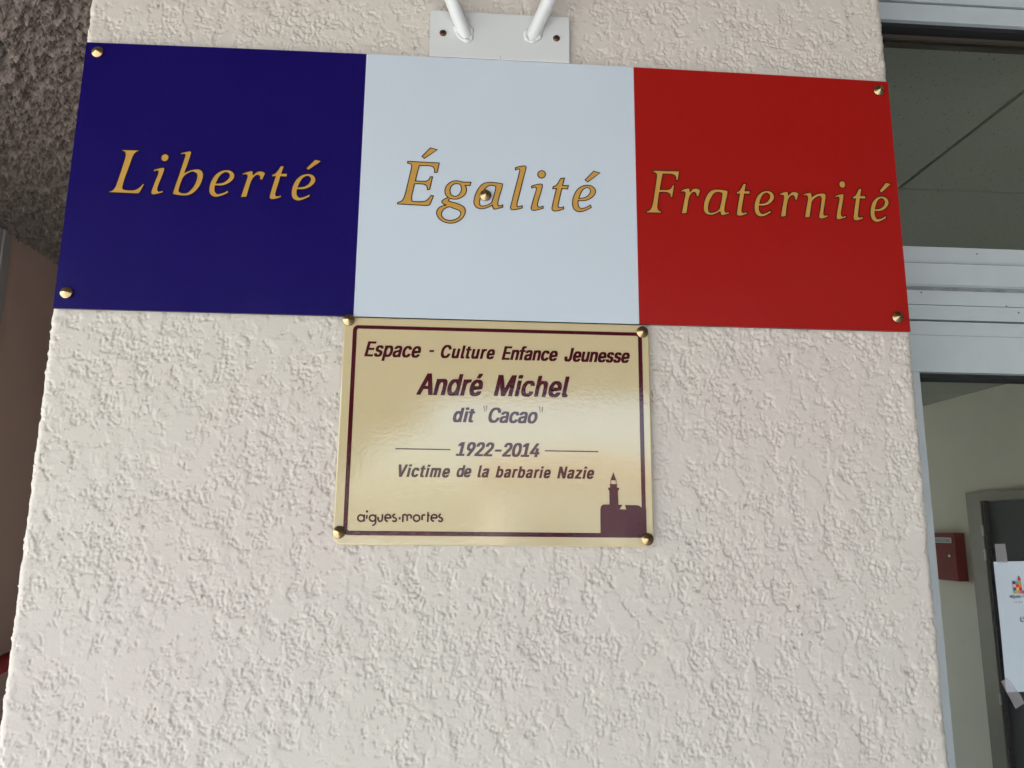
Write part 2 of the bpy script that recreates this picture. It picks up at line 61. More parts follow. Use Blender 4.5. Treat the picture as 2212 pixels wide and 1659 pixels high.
TAPES=[[(0.60865, -0.22731), (0.6218, -0.22686), (0.62277, -0.24921), (0.6085, -0.24931)], [(0.59839, -0.38414), (0.60633, -0.3802), (0.62051, -0.39846), (0.62426, -0.40831), (0.61286, -0.41444)]]
LOGO_NOTE=(0.62667, -0.27056)

# ------------------------------------------------------------------ materials
def srgb(r, g, b):
    f = lambda c: (c / 255 / 12.92) if c / 255 <= 0.04045 else ((c / 255 + 0.055) / 1.055) ** 2.4
    return (f(r), f(g), f(b), 1)

def mat(name, color, rough=0.5, metal=0.0, var=0.0, var_scale=20, bump=0.0, bump_scale=200, spec=0.5, coat=0.0,
        color2=None, detail=4):
    """Principled material with fine colour variation and fine relief."""
    M = bpy.data.materials.new(name); M.use_nodes = True
    t = M.node_tree; p = t.nodes['Principled BSDF']
    p.inputs['Base Color'].default_value = (*color[:3], 1)
    p.inputs['Roughness'].default_value = rough; p.inputs['Metallic'].default_value = metal
    p.inputs['Specular IOR Level'].default_value = spec
    p.inputs['Coat Weight'].default_value = coat; p.inputs['Coat Roughness'].default_value = 0.05
    tc = t.nodes.new('ShaderNodeTexCoord')
    if var:
        n = t.nodes.new('ShaderNodeTexNoise'); n.inputs['Scale'].default_value = var_scale
        n.inputs['Detail'].default_value = detail; n.inputs['Roughness'].default_value = 0.6
        t.links.new(tc.outputs['Object'], n.inputs['Vector'])
        cr_ = t.nodes.new('ShaderNodeValToRGB')
        cr_.color_ramp.elements[0].position = 0.3; cr_.color_ramp.elements[1].position = 0.7
        c2 = color2 if color2 else tuple(c * (1 - var) for c in color[:3])
        c1 = color[:3] if color2 else tuple(min(1, c * (1 + var)) for c in color[:3])
        cr_.color_ramp.elements[0].color = (*c2[:3], 1); cr_.color_ramp.elements[1].color = (*c1[:3], 1)
        t.links.new(n.outputs[0], cr_.inputs[0]); t.links.new(cr_.outputs[0], p.inputs['Base Color'])
    if bump:
        n = t.nodes.new('ShaderNodeTexNoise'); n.inputs['Scale'].default_value = bump_scale
        n.inputs['Detail'].default_value = 4
        t.links.new(tc.outputs['Object'], n.inputs['Vector'])
        b = t.nodes.new('ShaderNodeBump'); b.inputs['Strength'].default_value = 1.0
        b.inputs['Distance'].default_value = bump
        t.links.new(n.outputs[0], b.inputs['Height']); t.links.new(b.outputs[0], p.inputs['Normal'])
    return M

M = {}
M['blue'] = mat('blue_print', (0.006, 0.0022, 0.086), 0.34, bump=0.00002, bump_scale=900, spec=0.16)
M['white_print'] = mat('white_print', (0.485, 0.555, 0.62), 0.36, bump=0.00002, bump_scale=900, spec=0.3)
M['red'] = mat('red_print', (0.29, 0.008, 0.006), 0.34, bump=0.00002, bump_scale=900, spec=0.16)
M['gold'] = mat('gold_print', (0.46, 0.255, 0.048), 0.5, var=0.05, var_scale=60)
M['black_print'] = mat('black_print', (0.002, 0.0015, 0.003), 0.5, spec=0.2)
def worn(Mt, r0, r1, wave=0.0):
    t = Mt.node_tree; p = t.nodes['Principled BSDF']; tc = t.nodes.new('ShaderNodeTexCoord')
    n = t.nodes.new('ShaderNodeTexNoise'); n.inputs['Scale'].default_value = 5; n.inputs['Detail'].default_value = 7; n.inputs['Roughness'].default_value = 0.7
    mr = t.nodes.new('ShaderNodeMapRange'); mr.inputs[1].default_value = 0.3; mr.inputs[2].default_value = 0.7
    mr.inputs[3].default_value = r0; mr.inputs[4].default_value = r1
    t.links.new(tc.outputs['Object'], n.inputs['Vector']); t.links.new(n.outputs[0], mr.inputs[0]); t.links.new(mr.outputs[0], p.inputs['Roughness'])
    if wave:
        b0 = [q for q in t.nodes if q.type == 'BUMP'][0]
        n2 = t.nodes.new('ShaderNodeTexNoise'); n2.inputs['Scale'].default_value = 6; n2.inputs['Detail'].default_value = 1
        b = t.nodes.new('ShaderNodeBump'); b.inputs['Distance'].default_value = wave
        t.links.new(tc.outputs['Object'], n2.inputs['Vector']); t.links.new(n2.outputs[0], b.inputs['Height']); t.links.new(b.outputs[0], b0.inputs['Normal'])
worn(M['blue'], 0.26, 0.42, 0.004); worn(M['white_print'], 0.28, 0.42, 0.004); worn(M['red'], 0.26, 0.42, 0.004)
M['edge'] = mat('cut_edge', (0.03, 0.03, 0.035), 0.5)
M['cream'] = mat('plaque_enamel', (0.50, 0.42, 0.245), 0.07, bump=0.00007, bump_scale=260, spec=0.95)
M['plum'] = mat('plum_print', (0.055, 0.002, 0.009), 0.07, bump=0.00007, bump_scale=260, spec=0.5)
worn(M['cream'], 0.03, 0.07, 0.0012); worn(M['plum'], 0.03, 0.07, 0.0012)
M['greyink'] = mat('grey_ink', (0.20, 0.16, 0.13), 0.2)
M['bracket'] = mat('white_paint_steel', (0.56, 0.585, 0.58), 0.33, bump=0.00005, bump_scale=400)
M['screw'] = mat('oxidised_screw', (0.13, 0.06, 0.045), 0.4, metal=0.9, var=0.3, var_scale=300)
M['dark'] = mat('black_rubber', (0.004, 0.004, 0.006), 0.7)
M['darkgroove'] = mat('dark_groove_grey', (0.05, 0.047, 0.05), 0.8, var=0.4, var_scale=60)  # dark grey for grooves, specks and the backing of joints
M['pvc'] = mat('white_lacquered_aluminium', (0.44, 0.495, 0.515), 0.38, var=0.03, var_scale=30, bump=0.00004, bump_scale=300)
M['greyline'] = mat('grey_gasket', (0.22, 0.24, 0.27), 0.6, var=0.3, var_scale=50)
M['reveal_brown'] = mat('brown_bead', (0.045, 0.034, 0.026), 0.6)
M['brown_wall'] = mat('brown_painted_wall', (0.52, 0.37, 0.31), 0.75, var=0.04, var_scale=5, bump=0.0004, bump_scale=150)
M['side_render'] = mat('dark_taupe_render', (0.16, 0.145, 0.13), 0.9, var=0.08, var_scale=3, bump=0.003, bump_scale=40)  # for the added wall that keeps reflections on the glass dark
M['trim'] = mat('grey_trim', (0.33, 0.31, 0.31), 0.5, var=0.05, var_scale=10)
M['redrail'] = mat('dark_red_paint', (0.17, 0.012, 0.012), 0.35)
M['inwall'] = mat('interior_wall_paint', (0.78, 0.735, 0.65), 0.8, var=0.03, var_scale=6, bump=0.0003, bump_scale=200)
M['casing'] = mat('taupe_door_casing', (0.20, 0.175, 0.14), 0.5, var=0.04, var_scale=10)
M['doorblue'] = mat('dark_slate_door', (0.032, 0.038, 0.050), 0.7, var=0.04, var_scale=8)
M['steel'] = mat('hinge_steel', (0.45, 0.45, 0.43), 0.4, metal=0.8)
M['redbox'] = mat('red_box_paint', (0.21, 0.010, 0.005), 0.6, spec=0.08)
M['boxlabel'] = mat('grey_label_window', (0.45, 0.44, 0.40), 0.35)
M['paper'] = mat('laminated_paper', (0.52, 0.60, 0.66), 0.22, bump=0.0012, bump_scale=9)
M['concrete'] = mat('concrete_paving', (0.36, 0.36, 0.345), 0.85, var=0.12, var_scale=3, bump=0.002, bump_scale=40)
M['floor'] = mat('interior_floor_tile', (0.58, 0.55, 0.50), 0.35, var=0.08, var_scale=2)
M['render'] = mat('cream_render', (0.52, 0.50, 0.45), 0.85, var=0.05, var_scale=1.5, bump=0.003, bump_scale=30)
M['rooftile'] = mat('clay_tile', (0.27, 0.17, 0.12), 0.8, var=0.2, var_scale=12)
M['shutter'] = mat('shutter_paint', (0.16, 0.22, 0.24), 0.6)
M['windowdark'] = mat('dark_window_glass', (0.03, 0.035, 0.04), 0.08)
M['leaf'] = mat('foliage', (0.055, 0.085, 0.025), 0.6, var=0.35, var_scale=1.2)
M['bark'] = mat('bark', (0.12, 0.09, 0.065), 0.9, var=0.3, var_scale=8)

# brass: turned cones, brushed round their axis
M['brass'] = mat('polished_brass', (0.40, 0.295, 0.16), 0.24, metal=1.0)
p = M['brass'].node_tree.nodes['Principled BSDF']
p.inputs['Anisotropic'].default_value = 0.5
tg = M['brass'].node_tree.nodes.new('ShaderNodeTangent'); tg.direction_type = 'RADIAL'; tg.axis = 'Z'
M['brass'].node_tree.links.new(tg.outputs[0], p.inputs['Tangent'])

# clear glass pane: reflects by Fresnel, lets light straight through
def glass_mat(name, tint, ior=1.5):
    G_ = bpy.data.materials.new(name); G_.use_nodes = True
    t = G_.node_tree; t.nodes.clear()
    o = t.nodes.new('ShaderNodeOutputMaterial'); mx = t.nodes.new('ShaderNodeMixShader')
    tr = t.nodes.new('ShaderNodeBsdfTransparent'); gl = t.nodes.new('ShaderNodeBsdfGlossy')
    fr = t.nodes.new('ShaderNodeFresnel'); fr.inputs['IOR'].default_value = ior
    tr.inputs[0].default_value = (*tint, 1); gl.inputs['Roughness'].default_value = 0.02
    ge = t.nodes.new('ShaderNodeNewGeometry'); iv = t.nodes.new('ShaderNodeMath'); iv.operation = 'SUBTRACT'; iv.inputs[0].default_value = 1
    mm = t.nodes.new('ShaderNodeMath'); mm.operation = 'MULTIPLY'
    t.links.new(ge.outputs['Backfacing'], iv.inputs[1]); t.links.new(iv.outputs[0], mm.inputs[0]); t.links.new(fr.outputs[0], mm.inputs[1])
    t.links.new(mm.outputs[0], mx.inputs[0]); t.links.new(tr.outputs[0], mx.inputs[1]); t.links.new(gl.outputs[0], mx.inputs[2])
    t.links.new(mx.outputs[0], o.inputs[0])
    return G_
M['glass'] = glass_mat('window_glass', (0.93, 0.95, 0.93))
# clear adhesive tape: mostly see-through, slightly milky
def tape_mat():
    G_ = bpy.data.materials.new('clear_tape'); G_.use_nodes = True
    t = G_.node_tree; p = t.nodes['Principled BSDF']
    p.inputs['Base Color'].default_value = (0.55, 0.53, 0.55, 1); p.inputs['Roughness'].default_value = 0.3
    p.inputs['Alpha'].default_value = 0.38
    return G_
M['tape'] = tape_mat()

# crushed stucco paint: cream paint, faint drifts of tone, specks of grime
def stucco_mat():
    S = bpy.data.materials.new('crushed_stucco_paint'); S.use_nodes = True
    t = S.node_tree; p = t.nodes['Principled BSDF']; p.inputs['Roughness'].default_value = 0.62
    p.inputs['Specular IOR Level'].default_value = 0.35
    tc = t.nodes.new('ShaderNodeTexCoord')
    n1 = t.nodes.new('ShaderNodeTexNoise'); n1.inputs['Scale'].default_value = 2.2; n1.inputs['Detail'].default_value = 3
    t.links.new(tc.outputs['Object'], n1.inputs['Vector'])
    r1 = t.nodes.new('ShaderNodeValToRGB'); r1.color_ramp.elements[0].position = 0.35; r1.color_ramp.elements[1].position = 0.65
    r1.color_ramp.elements[0].color = (0.535, 0.493, 0.452, 1); r1.color_ramp.elements[1].color = (0.535, 0.515, 0.458, 1)
    t.links.new(n1.outputs[0], r1.inputs[0])
    # grime specks, only here and there
    n2 = t.nodes.new('ShaderNodeTexNoise'); n2.inputs['Scale'].default_value = 150; n2.inputs['Detail'].default_value = 2
    n3 = t.nodes.new('ShaderNodeTexNoise'); n3.inputs['Scale'].default_value = 14; n3.inputs['Detail'].default_value = 3
    for n in (n2, n3): t.links.new(tc.outputs['Object'], n.inputs['Vector'])
    m2 = t.nodes.new('ShaderNodeMapRange'); m2.inputs[1].default_value = 0.60; m2.inputs[2].default_value = 0.70
    m3 = t.nodes.new('ShaderNodeMapRange'); m3.inputs[1].default_value = 0.50; m3.inputs[2].default_value = 0.64
    t.links.new(n2.outputs[0], m2.inputs[0]); t.links.new(n3.outputs[0], m3.inputs[0])
    mu = t.nodes.new('ShaderNodeMath'); mu.operation = 'MULTIPLY'
    t.links.new(m2.outputs[0], mu.inputs[0]); t.links.new(m3.outputs[0], mu.inputs[1])
    mu2 = t.nodes.new('ShaderNodeMath'); mu2.operation = 'MULTIPLY'; mu2.inputs[1].default_value = 0.75
    t.links.new(mu.outputs[0], mu2.inputs[0])
    mx = t.nodes.new('ShaderNodeMix'); mx.data_type = 'RGBA'
    t.links.new(mu2.outputs[0], mx.inputs[0]); t.links.new(r1.outputs[0], mx.inputs[6])
    mx.inputs[7].default_value = (0.26, 0.20, 0.13, 1)
    t.links.new(mx.outputs[2], p.inputs['Base Color'])
    n4 = t.nodes.new('ShaderNodeTexNoise'); n4.inputs['Scale'].default_value = 480; n4.inputs['Detail'].default_value = 3
    t.links.new(tc.outputs['Object'], n4.inputs['Vector'])
    b = t.nodes.new('ShaderNodeBump'); b.inputs['Distance'].default_value = 0.00020; b.inputs['Strength'].default_value = 1
    t.links.new(n4.outputs[0], b.inputs['Height']); t.links.new(b.outputs[0], p.inputs['Normal'])
    return S
M['stucco'] = stucco_mat()
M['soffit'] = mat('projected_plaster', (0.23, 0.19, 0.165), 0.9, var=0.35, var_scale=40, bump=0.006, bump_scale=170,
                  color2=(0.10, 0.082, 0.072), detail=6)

# ceiling tile: mineral fibre with pin holes
def tile_mat():
    S = mat('mineral_fibre_tile', (0.42, 0.43, 0.38), 0.9)
    t = S.node_tree; p = t.nodes['Principled BSDF']
    tc = t.nodes.new('ShaderNodeTexCoord'); mp = t.nodes.new('ShaderNodeMapping')
    mp.inputs['Scale'].default_value = (0.8, 0.4, 1.0)
    t.links.new(tc.outputs['Object'], mp.inputs[0])
    v = t.nodes.new('ShaderNodeTexNoise'); v.inputs['Scale'].default_value = 260; v.inputs['Detail'].default_value = 1
    t.links.new(mp.outputs[0], v.inputs['Vector'])
    r_ = t.nodes.new('ShaderNodeMapRange'); r_.inputs[1].default_value = 0.26; r_.inputs[2].default_value = 0.34
    t.links.new(v.outputs[0], r_.inputs[0])
    mx = t.nodes.new('ShaderNodeMix'); mx.data_type = 'RGBA'
    mx.inputs[6].default_value = (0.16, 0.16, 0.14, 1); mx.inputs[7].default_value = (0.34, 0.35, 0.31, 1)
    t.links.new(r_.outputs[0], mx.inputs[0]); t.links.new(mx.outputs[2], p.inputs['Base Color'])
    return S
M['tile'] = tile_mat()

# ------------------------------------------------------------------ builders
def setp(o, **k):
    for a, b in k.items():
        if b is not None: o[a] = b
    return o

def empty(name, loc, label, category, group=None):
    o = bpy.data.objects.new(name, None); COL.objects.link(o)
    o.location = (loc[0], loc[1], loc[2] + OZ); o.empty_display_size = 0.05
    return setp(o, label=label, category=category, group=group)

def wloc(o):
    v = Vector((0, 0, 0))
    while o is not None:
        v = v + o.location; o = o.parent
    return v

def link(name, me, parent=None, **props):
    o = bpy.data.objects.new(name, me); COL.objects.link(o)
    if parent is not None: o.parent = parent
    return setp(o, **props)

def mesh(name, V, F, m, parent=None, smooth=False, **props):
    """V in sign coordinates (z from the sign's lower edge)."""
    off = wloc(parent) if parent is not None else Vector((0, 0, 0))
    me = bpy.data.meshes.new(name)
    me.from_pydata([(x - off.x, y - off.y, z + OZ - off.z) for x, y, z in V], [], F)
    me.materials.append(m)
    if smooth: me.polygons.foreach_set('use_smooth', [True] * len(me.polygons))
    me.update()
    return link(name, me, parent, **props)

class MB:
    def __init__(s): s.V = []; s.F = []
    def box(s, x0, x1, y0, y1, z0, z1):
        n = len(s.V)
        s.V += [(x, y, z) for z in (z0, z1) for y in (y0, y1) for x in (x0, x1)]
        s.F += [tuple(n + i for i in f) for f in ((0, 2, 3, 1), (4, 5, 7, 6), (0, 1, 5, 4), (2, 6, 7, 3), (0, 4, 6, 2), (1, 3, 7, 5))]
        return s
    def tube(s, a, b, r0, r1=None, n=24, caps=True):
        r1 = r0 if r1 is None else r1
        a, b = Vector(a), Vector(b); d = (b - a).normalized()
        u = d.orthogonal().normalized(); v = d.cross(u); k = len(s.V)
        for c, r in ((a, r0), (b, r1)):
            for i in range(n):
                t = 2 * math.pi * i / n
                s.V.append(tuple(c + u * (r * math.cos(t)) + v * (r * math.sin(t))))
        s.F += [(k + i, k + (i + 1) % n, k + n + (i + 1) % n, k + n + i) for i in range(n)]
        if caps: s.F += [tuple(k + i for i in reversed(range(n))), tuple(k + n + i for i in range(n))]
        return s
    def build(s, name, m, parent=None, smooth=False, **props):
        return mesh(name, s.V, s.F, m, parent, smooth, **props)

def box(name, x0, x1, y0, y1, z0, z1, m, parent=None, bevel=0.0, **props):
    o = MB().box(x0, x1, y0, y1, z0, z1).build(name, m, parent, **props)
    if bevel:
        md = o.modifiers.new('bevel', 'BEVEL'); md.width = bevel; md.segments = 2; md.limit_method = 'ANGLE'
    return o

def flat(name, polys, y, m, parent, holes=None, thick=0.0, **props):
    """Filled planar shapes in the plane y (facing -y); polys = list of closed contours, nested ones are holes."""
    V2, F = fill([[(q[0] * 100, q[1] * 100) for q in c] for c in polys]); V2 = [(a_ / 100, b_ / 100) for a_, b_ in V2]
    o = mesh(name, [(a_, y, b_) for a_, b_ in V2], F, m, parent, **props)
    me = o.data
    if len(me.polygons) and me.polygons[0].normal.y > 0: me.flip_normals()
    return o

def fill(polys):
    cu_ = bpy.data.curves.new('tmp', 'CURVE'); cu_.dimensions = '2D'; cu_.fill_mode = 'BOTH'
    for c in polys:
        s = cu_.splines.new('POLY'); s.points.add(len(c) - 1)
        for i, q in enumerate(c): s.points[i].co = (q[0], q[1], 0, 1)
        s.use_cyclic_u = True
    ob = bpy.data.objects.new('tmp', cu_); COL.objects.link(ob)
    dg = bpy.context.evaluated_depsgraph_get()
    me0 = ob.evaluated_get(dg).to_mesh()
    V = [(v.co.x, v.co.y) for v in me0.vertices]; F = [tuple(p_.vertices) for p_ in me0.polygons]
    ob.evaluated_get(dg).to_mesh_clear(); bpy.data.objects.remove(ob); bpy.data.curves.remove(cu_)
    return V, F

def smooth_contour(c, k=6):
    n = len(c); out = []
    cor = [len(q) > 2 for q in c]
    P = [np.array(q[:2], float) for q in c]
    for i in range(n):
        p1, p2 = P[i], P[(i + 1) % n]
        p0 = P[i - 1] if not cor[i] else p1 - (p2 - p1) * 0.35
        p3 = P[(i + 2) % n] if not cor[(i + 1) % n] else p2 + (p2 - p1) * 0.35
        if cor[i] and cor[(i + 1) % n]:
            out.append((*p1, True)); continue
        for j in range(k):
            t = j / k
            # centripetal-like tangent scaling keeps uneven spacing calm
            d = np.linalg.norm(p2 - p1)
            m1 = (p2 - p0) / max(np.linalg.norm(p2 - p1) + np.linalg.norm(p1 - p0), 1e-9) * d
            m2 = (p3 - p1) / max(np.linalg.norm(p3 - p2) + np.linalg.norm(p2 - p1), 1e-9) * d
            h = (2*t**3 - 3*t**2 + 1) * p1 + (t**3 - 2*t**2 + t) * m1 + (-2*t**3 + 3*t**2) * p2 + (t**3 - t**2) * m2
            out.append((*h, cor[i] and j == 0))
    return out

def area(c): return 0.5 * sum(c[i - 1][0] * c[i][1] - c[i][0] * c[i - 1][1] for i in range(len(c)))

def dedupe(c, tol):
    out = []
    for q in c:
        if not out or math.hypot(q[0] - out[-1][0], q[1] - out[-1][1]) > tol: out.append(q)
    while len(out) > 3 and math.hypot(out[0][0] - out[-1][0], out[0][1] - out[-1][1]) <= tol: out.pop()
    return out

def offset(c, d):
    """Grow (d > 0) a counter-clockwise contour, shrink a clockwise one by d (mitred, mitre capped)."""
    n = len(c); out = []
    for i in range(n):
        a = np.array(c[i - 1][:2]); b = np.array(c[i][:2]); e = np.array(c[(i + 1) % n][:2])
        u = b - a; v = e - b
        u = u / (np.linalg.norm(u) + 1e-12); v = v / (np.linalg.norm(v) + 1e-12)
        n1 = np.array([u[1], -u[0]]); n2 = np.array([v[1], -v[0]])
        s = n1 + n2; L = np.dot(s, s)
        k = min(2.0 / max(L, 1e-6), 1.8)
        out.append(tuple(b + s * k * d))
    return out

# ------------------------------------------------------------------ noise (numpy, deterministic)
_rng = np.random.RandomState(11)
_perm = _rng.permutation(4096); _ga = _rng.rand(4096) * 2 * np.pi
_gx, _gy = np.cos(_ga).astype(np.float32), np.sin(_ga).astype(np.float32)
def perlin(x, y, seed=0):
    xi = np.floor(x).astype(np.int64); yi = np.floor(y).astype(np.int64)
    xf = (x - xi).astype(np.float32); yf = (y - yi).astype(np.float32)
    def g(ix, iy, dx, dy):
        h = _perm[(_perm[(ix + seed * 131) & 4095] + iy) & 4095]
        return _gx[h] * dx + _gy[h] * dy
    u = xf * xf * xf * (xf * (xf * 6 - 15) + 10); v = yf * yf * yf * (yf * (yf * 6 - 15) + 10)
    a = g(xi, yi, xf, yf); b = g(xi + 1, yi, xf - 1, yf); c = g(xi, yi + 1, xf, yf - 1); d = g(xi + 1, yi + 1, xf - 1, yf - 1)
    return (a + u * (b - a)) * (1 - v) + (c + u * (d - c)) * v
def fbm(x, y, sc, octv, gain=0.5, seed=0, lac=2.03):
    o = 0; a = 1.0; f = 1.0 / sc; s = 0
    for k in range(octv):
        o = o + a * perlin(x * f + 17.3 * k, y * f - 9.1 * k, seed + k); s += a; a *= gain; f *= lac
    return o
def sstep(a, b, x):
    t = np.clip((x - a) / (b - a), 0, 1); return t * t * (3 - 2 * t)

def stucco_height(s, z):
    """Relief in metres of trowel-crushed stucco: flat crushed tops, ragged beds of crumbs and fissures between."""
    x, y = s * 1000.0, z * 1000.0
    wx = fbm(x, y, 16, 3, 0.55, 40) * 7; wy = fbm(x, y, 16, 3, 0.55, 50) * 7
    X, Y = x + wx, (y + wy) * 0.74
    zone = fbm(x, y, 95, 2, 0.5, 3)
    base = fbm(X, Y, 18, 2, 0.6, 7)
    mid = fbm(X, Y, 7.5, 2, 0.7, 70)
    fine = fbm(x + wx * .5, y + wy * .5, 3.6, 2, 0.6, 21)
    n = base + 0.55 * mid + 0.30 * fine + 0.45 * zone + 0.035
    bed = sstep(0.04, -0.14, n)                     # 1 in the rough beds, 0 on the crushed tops
    depth = np.clip(-n, 0, 0.6)
    crumb = np.abs(fbm(x + wx * .4, (y + wy * .4) * .85, 5.2, 3, 0.62, 31))
    crumb2 = fbm(x, y * .85, 3.4, 2, 0.7, 90)
    rid = np.abs(fbm(X, Y, 24, 3, 0.62, 61))        # thin fissure lines crossing the tops
    fis = sstep(0.030, 0.0, rid) * sstep(0.0, 0.22, fbm(x, y, 34, 2, 0.5, 66))
    h = -0.9 * bed - 1.5 * depth + bed * (3.4 * (crumb - 0.10) + 1.6 * crumb2) - 0.75 * fis * (1 - bed)
    lvl = fbm(x + wx * 1.5, (y + wy * 1.5) * 0.7, 33, 5, 0.62, 120)   # overlapping skims of plaster, ragged edges
    h = h + 0.50 * sstep(-0.012, 0.012, lvl) + 0.30 * sstep(0.16, 0.18, lvl) * 1.0
    h = h - 0.3 + 0.35 * fbm(x, y, 60, 2, 0.5, 80) * 1.0 + (1 - bed) * 0.10 * fbm(x, y, 9, 2, 0.5, 85)
    return h * 0.00064

# ------------------------------------------------------------------ the stucco pillar
def build_pillar():
    HW, RC, DL, DR = 0.4560, 0.009, 0.34, 0.16
    def lin(a, b, st): return list(np.arange(a, b, st))
    # s runs round the plan: left side face -> corner -> front -> corner -> right side face
    arc = RC * math.pi / 2
    S0 = -(HW - RC) - arc - DL
    s_l = lin(S0, -(HW - RC) - arc, 0.006) + lin(-(HW - RC) - arc, -(HW - RC), 0.0014)
    s_f = lin(-(HW - RC), HW - RC, 0.00115)
    s_r = lin(HW - RC, HW - RC + arc, 0.0014) + lin(HW - RC + arc, HW - RC + arc + DR, 0.006)
    s = np.array(s_l + s_f + s_r)
    z = np.array(lin(-OZ, -0.85, 0.012) + lin(-0.85, -0.475, 0.0028) + lin(-0.475, 0.004, 0.00115) + lin(0.004, 0.296, 0.0026) +
                 lin(0.296, 0.425, 0.00115) + lin(0.425, 0.635, 0.0025) + [0.645])
    SS, ZZ = np.meshgrid(s, z)
    H = stucco_height(SS, ZZ)
    c = HW - RC
    px = np.where(SS < -c, np.where(SS < -c - arc, -HW, -c - RC * np.sin((-c - SS) / RC)),
                  np.where(SS > c, np.where(SS > c + arc, HW, c + RC * np.sin((SS - c) / RC)), SS))
    py = np.where(SS < -c, np.where(SS < -c - arc, RC + (-c - arc - SS), RC - RC * np.cos((-c - SS) / RC)),
                  np.where(SS > c, np.where(SS > c + arc, RC + (SS - c - arc), RC - RC * np.cos((SS - c) / RC)), 0.0))
    nx = np.where(SS < -c, np.where(SS < -c - arc, -1, -np.sin((-c - SS) / RC)), np.where(SS > c, np.where(SS > c + arc, 1, np.sin((SS - c) / RC)), 0))
    ny = np.where(SS < -c, np.where(SS < -c - arc, 0, -np.cos((-c - SS) / RC)), np.where(SS > c, np.where(SS > c + arc, 0, -np.cos((SS - c) / RC)), -1))
    # ragged arris: the corners were knocked and built up by hand
    arris = np.exp(-((np.abs(SS) - (c + arc / 2)) / 0.010) ** 2)
    H = H + arris * 0.0016 * fbm(ZZ * 1000, SS * 300, 22, 4, 0.6, 99)
    X = px + nx * H; Y = 0.0060 + py + ny * H
    nz, ns = X.shape
    co = np.empty((nz * ns, 3), np.float32); co[:, 0] = X.ravel(); co[:, 1] = Y.ravel(); co[:, 2] = ZZ.ravel() + OZ
    i = np.arange(nz * ns).reshape(nz, ns)
    q = np.stack([i[:-1, :-1], i[:-1, 1:], i[1:, 1:], i[1:, :-1]], -1).reshape(-1, 4)
    me = bpy.data.meshes.new('stucco_pillar')
    me.vertices.add(len(co)); me.vertices.foreach_set('co', co.ravel())
    me.loops.add(q.size); me.loops.foreach_set('vertex_index', q.ravel().astype(np.int32))
    me.polygons.add(len(q)); me.polygons.foreach_set('loop_start', np.arange(0, q.size, 4, dtype=np.int32))
    me.polygons.foreach_set('loop_total', np.full(len(q), 4, np.int32))
    me.polygons.foreach_set('use_smooth', np.ones(len(q), bool))
    me.update(calc_edges=True); me.materials.append(M['stucco'])
    return link('stucco_pillar', me, None, label='wide pillar of cream crushed stucco carrying the tricolour sign and plaque', category='pillar')
build_pillar()

# ------------------------------------------------------------------ tricolour sign
SIGN_H = 0.3008
sign = empty('tricolour_sign', (0, 0, 0), 'long blue, white and red sign reading Liberté Égalité Fraternité in gold italics', 'sign')
for nm, a, b, mk in (('blue_field', -0.45, -0.14935, 'blue'), ('white_field', -0.14935, 0.1508, 'white_print'), ('red_field', 0.1508, 0.45, 'red')):
    NS_ = 14; V = []; F = []
    for i in range(NS_ + 1):
        x = a + (b - a) * i / NS_; zt = SIGN_H + 0.0013 - 0.0029 * (x / 0.45) ** 2      # the sheet's upper edge is cut slightly crowned
        V += [(x, 0.0, 0.0), (x, 0.0, zt), (x, 0.0028, zt), (x, 0.0028, 0.0)]
    for i in range(NS_):
        k = 4 * i; F += [(k, k + 4, k + 5, k + 1), (k + 1, k + 5, k + 6, k + 2), (k + 2, k + 6, k + 7, k + 3), (k + 3, k + 7, k + 4, k)]
    F += [(0, 1, 2, 3), (4 * NS_ + 3, 4 * NS_ + 2, 4 * NS_ + 1, 4 * NS_)]
    o = mesh(nm, V, F, M[mk], sign)
    o.data.materials.append(M['edge'])
    for pl_ in o.data.polygons:
        if abs(pl_.normal.z) > 0.5 or abs(pl_.normal.x) > 0.5: pl_.material_index = 1
OW = 0.00036
for wi, key, x0, y0, sx in LETTERS:
    conts = []
    for c in GLYPHS[key]:
        sc_ = [((q[0] * sx * 1e-4 + x0), (q[1] * 1e-4 + y0)) + ((1,) if len(q) > 2 else ()) for q in c]
        conts.append([(a_, b_) for a_, b_, _ in smooth_contour(sc_)])
    conts = [c if area(c) > 0 else c[::-1] for c in conts]
    # contours wholly inside a bigger one are counters
    def inside(pt, c):
        r_ = False
        for i in range(len(c)):
            x1, y1 = c[i - 1]; x2, y2 = c[i]
            if (y1 > pt[1]) != (y2 > pt[1]) and pt[0] < (x2 - x1) * (pt[1] - y1) / (y2 - y1) + x1: r_ = not r_
        return r_
    fin = []; ow = OW
    for i, c in enumerate(conts):
        hole = any(j != i and inside(c[0], d) for j, d in enumerate(conts))
        fin.append(c[::-1] if hole else c)
    lt = flat('letter', fin, -0.00025, M['gold'], sign)
    # printed black keyline: a narrow band centred on every contour, a fraction proud of the gold
    V = []; F = []
    for c in fin:
        a_, b_ = offset(c, 0.00060), offset(c, -0.00038); n_ = len(c); k0 = len(V)
        V += [(q[0], -0.0005, q[1]) for q in a_] + [(q[0], -0.0005, q[1]) for q in b_]
        F += [(k0 + i, k0 + n_ + i, k0 + n_ + (i + 1) % n_, k0 + (i + 1) % n_) for i in range(n_)]
    mesh('keyline', V, F, M['black_print'], lt)

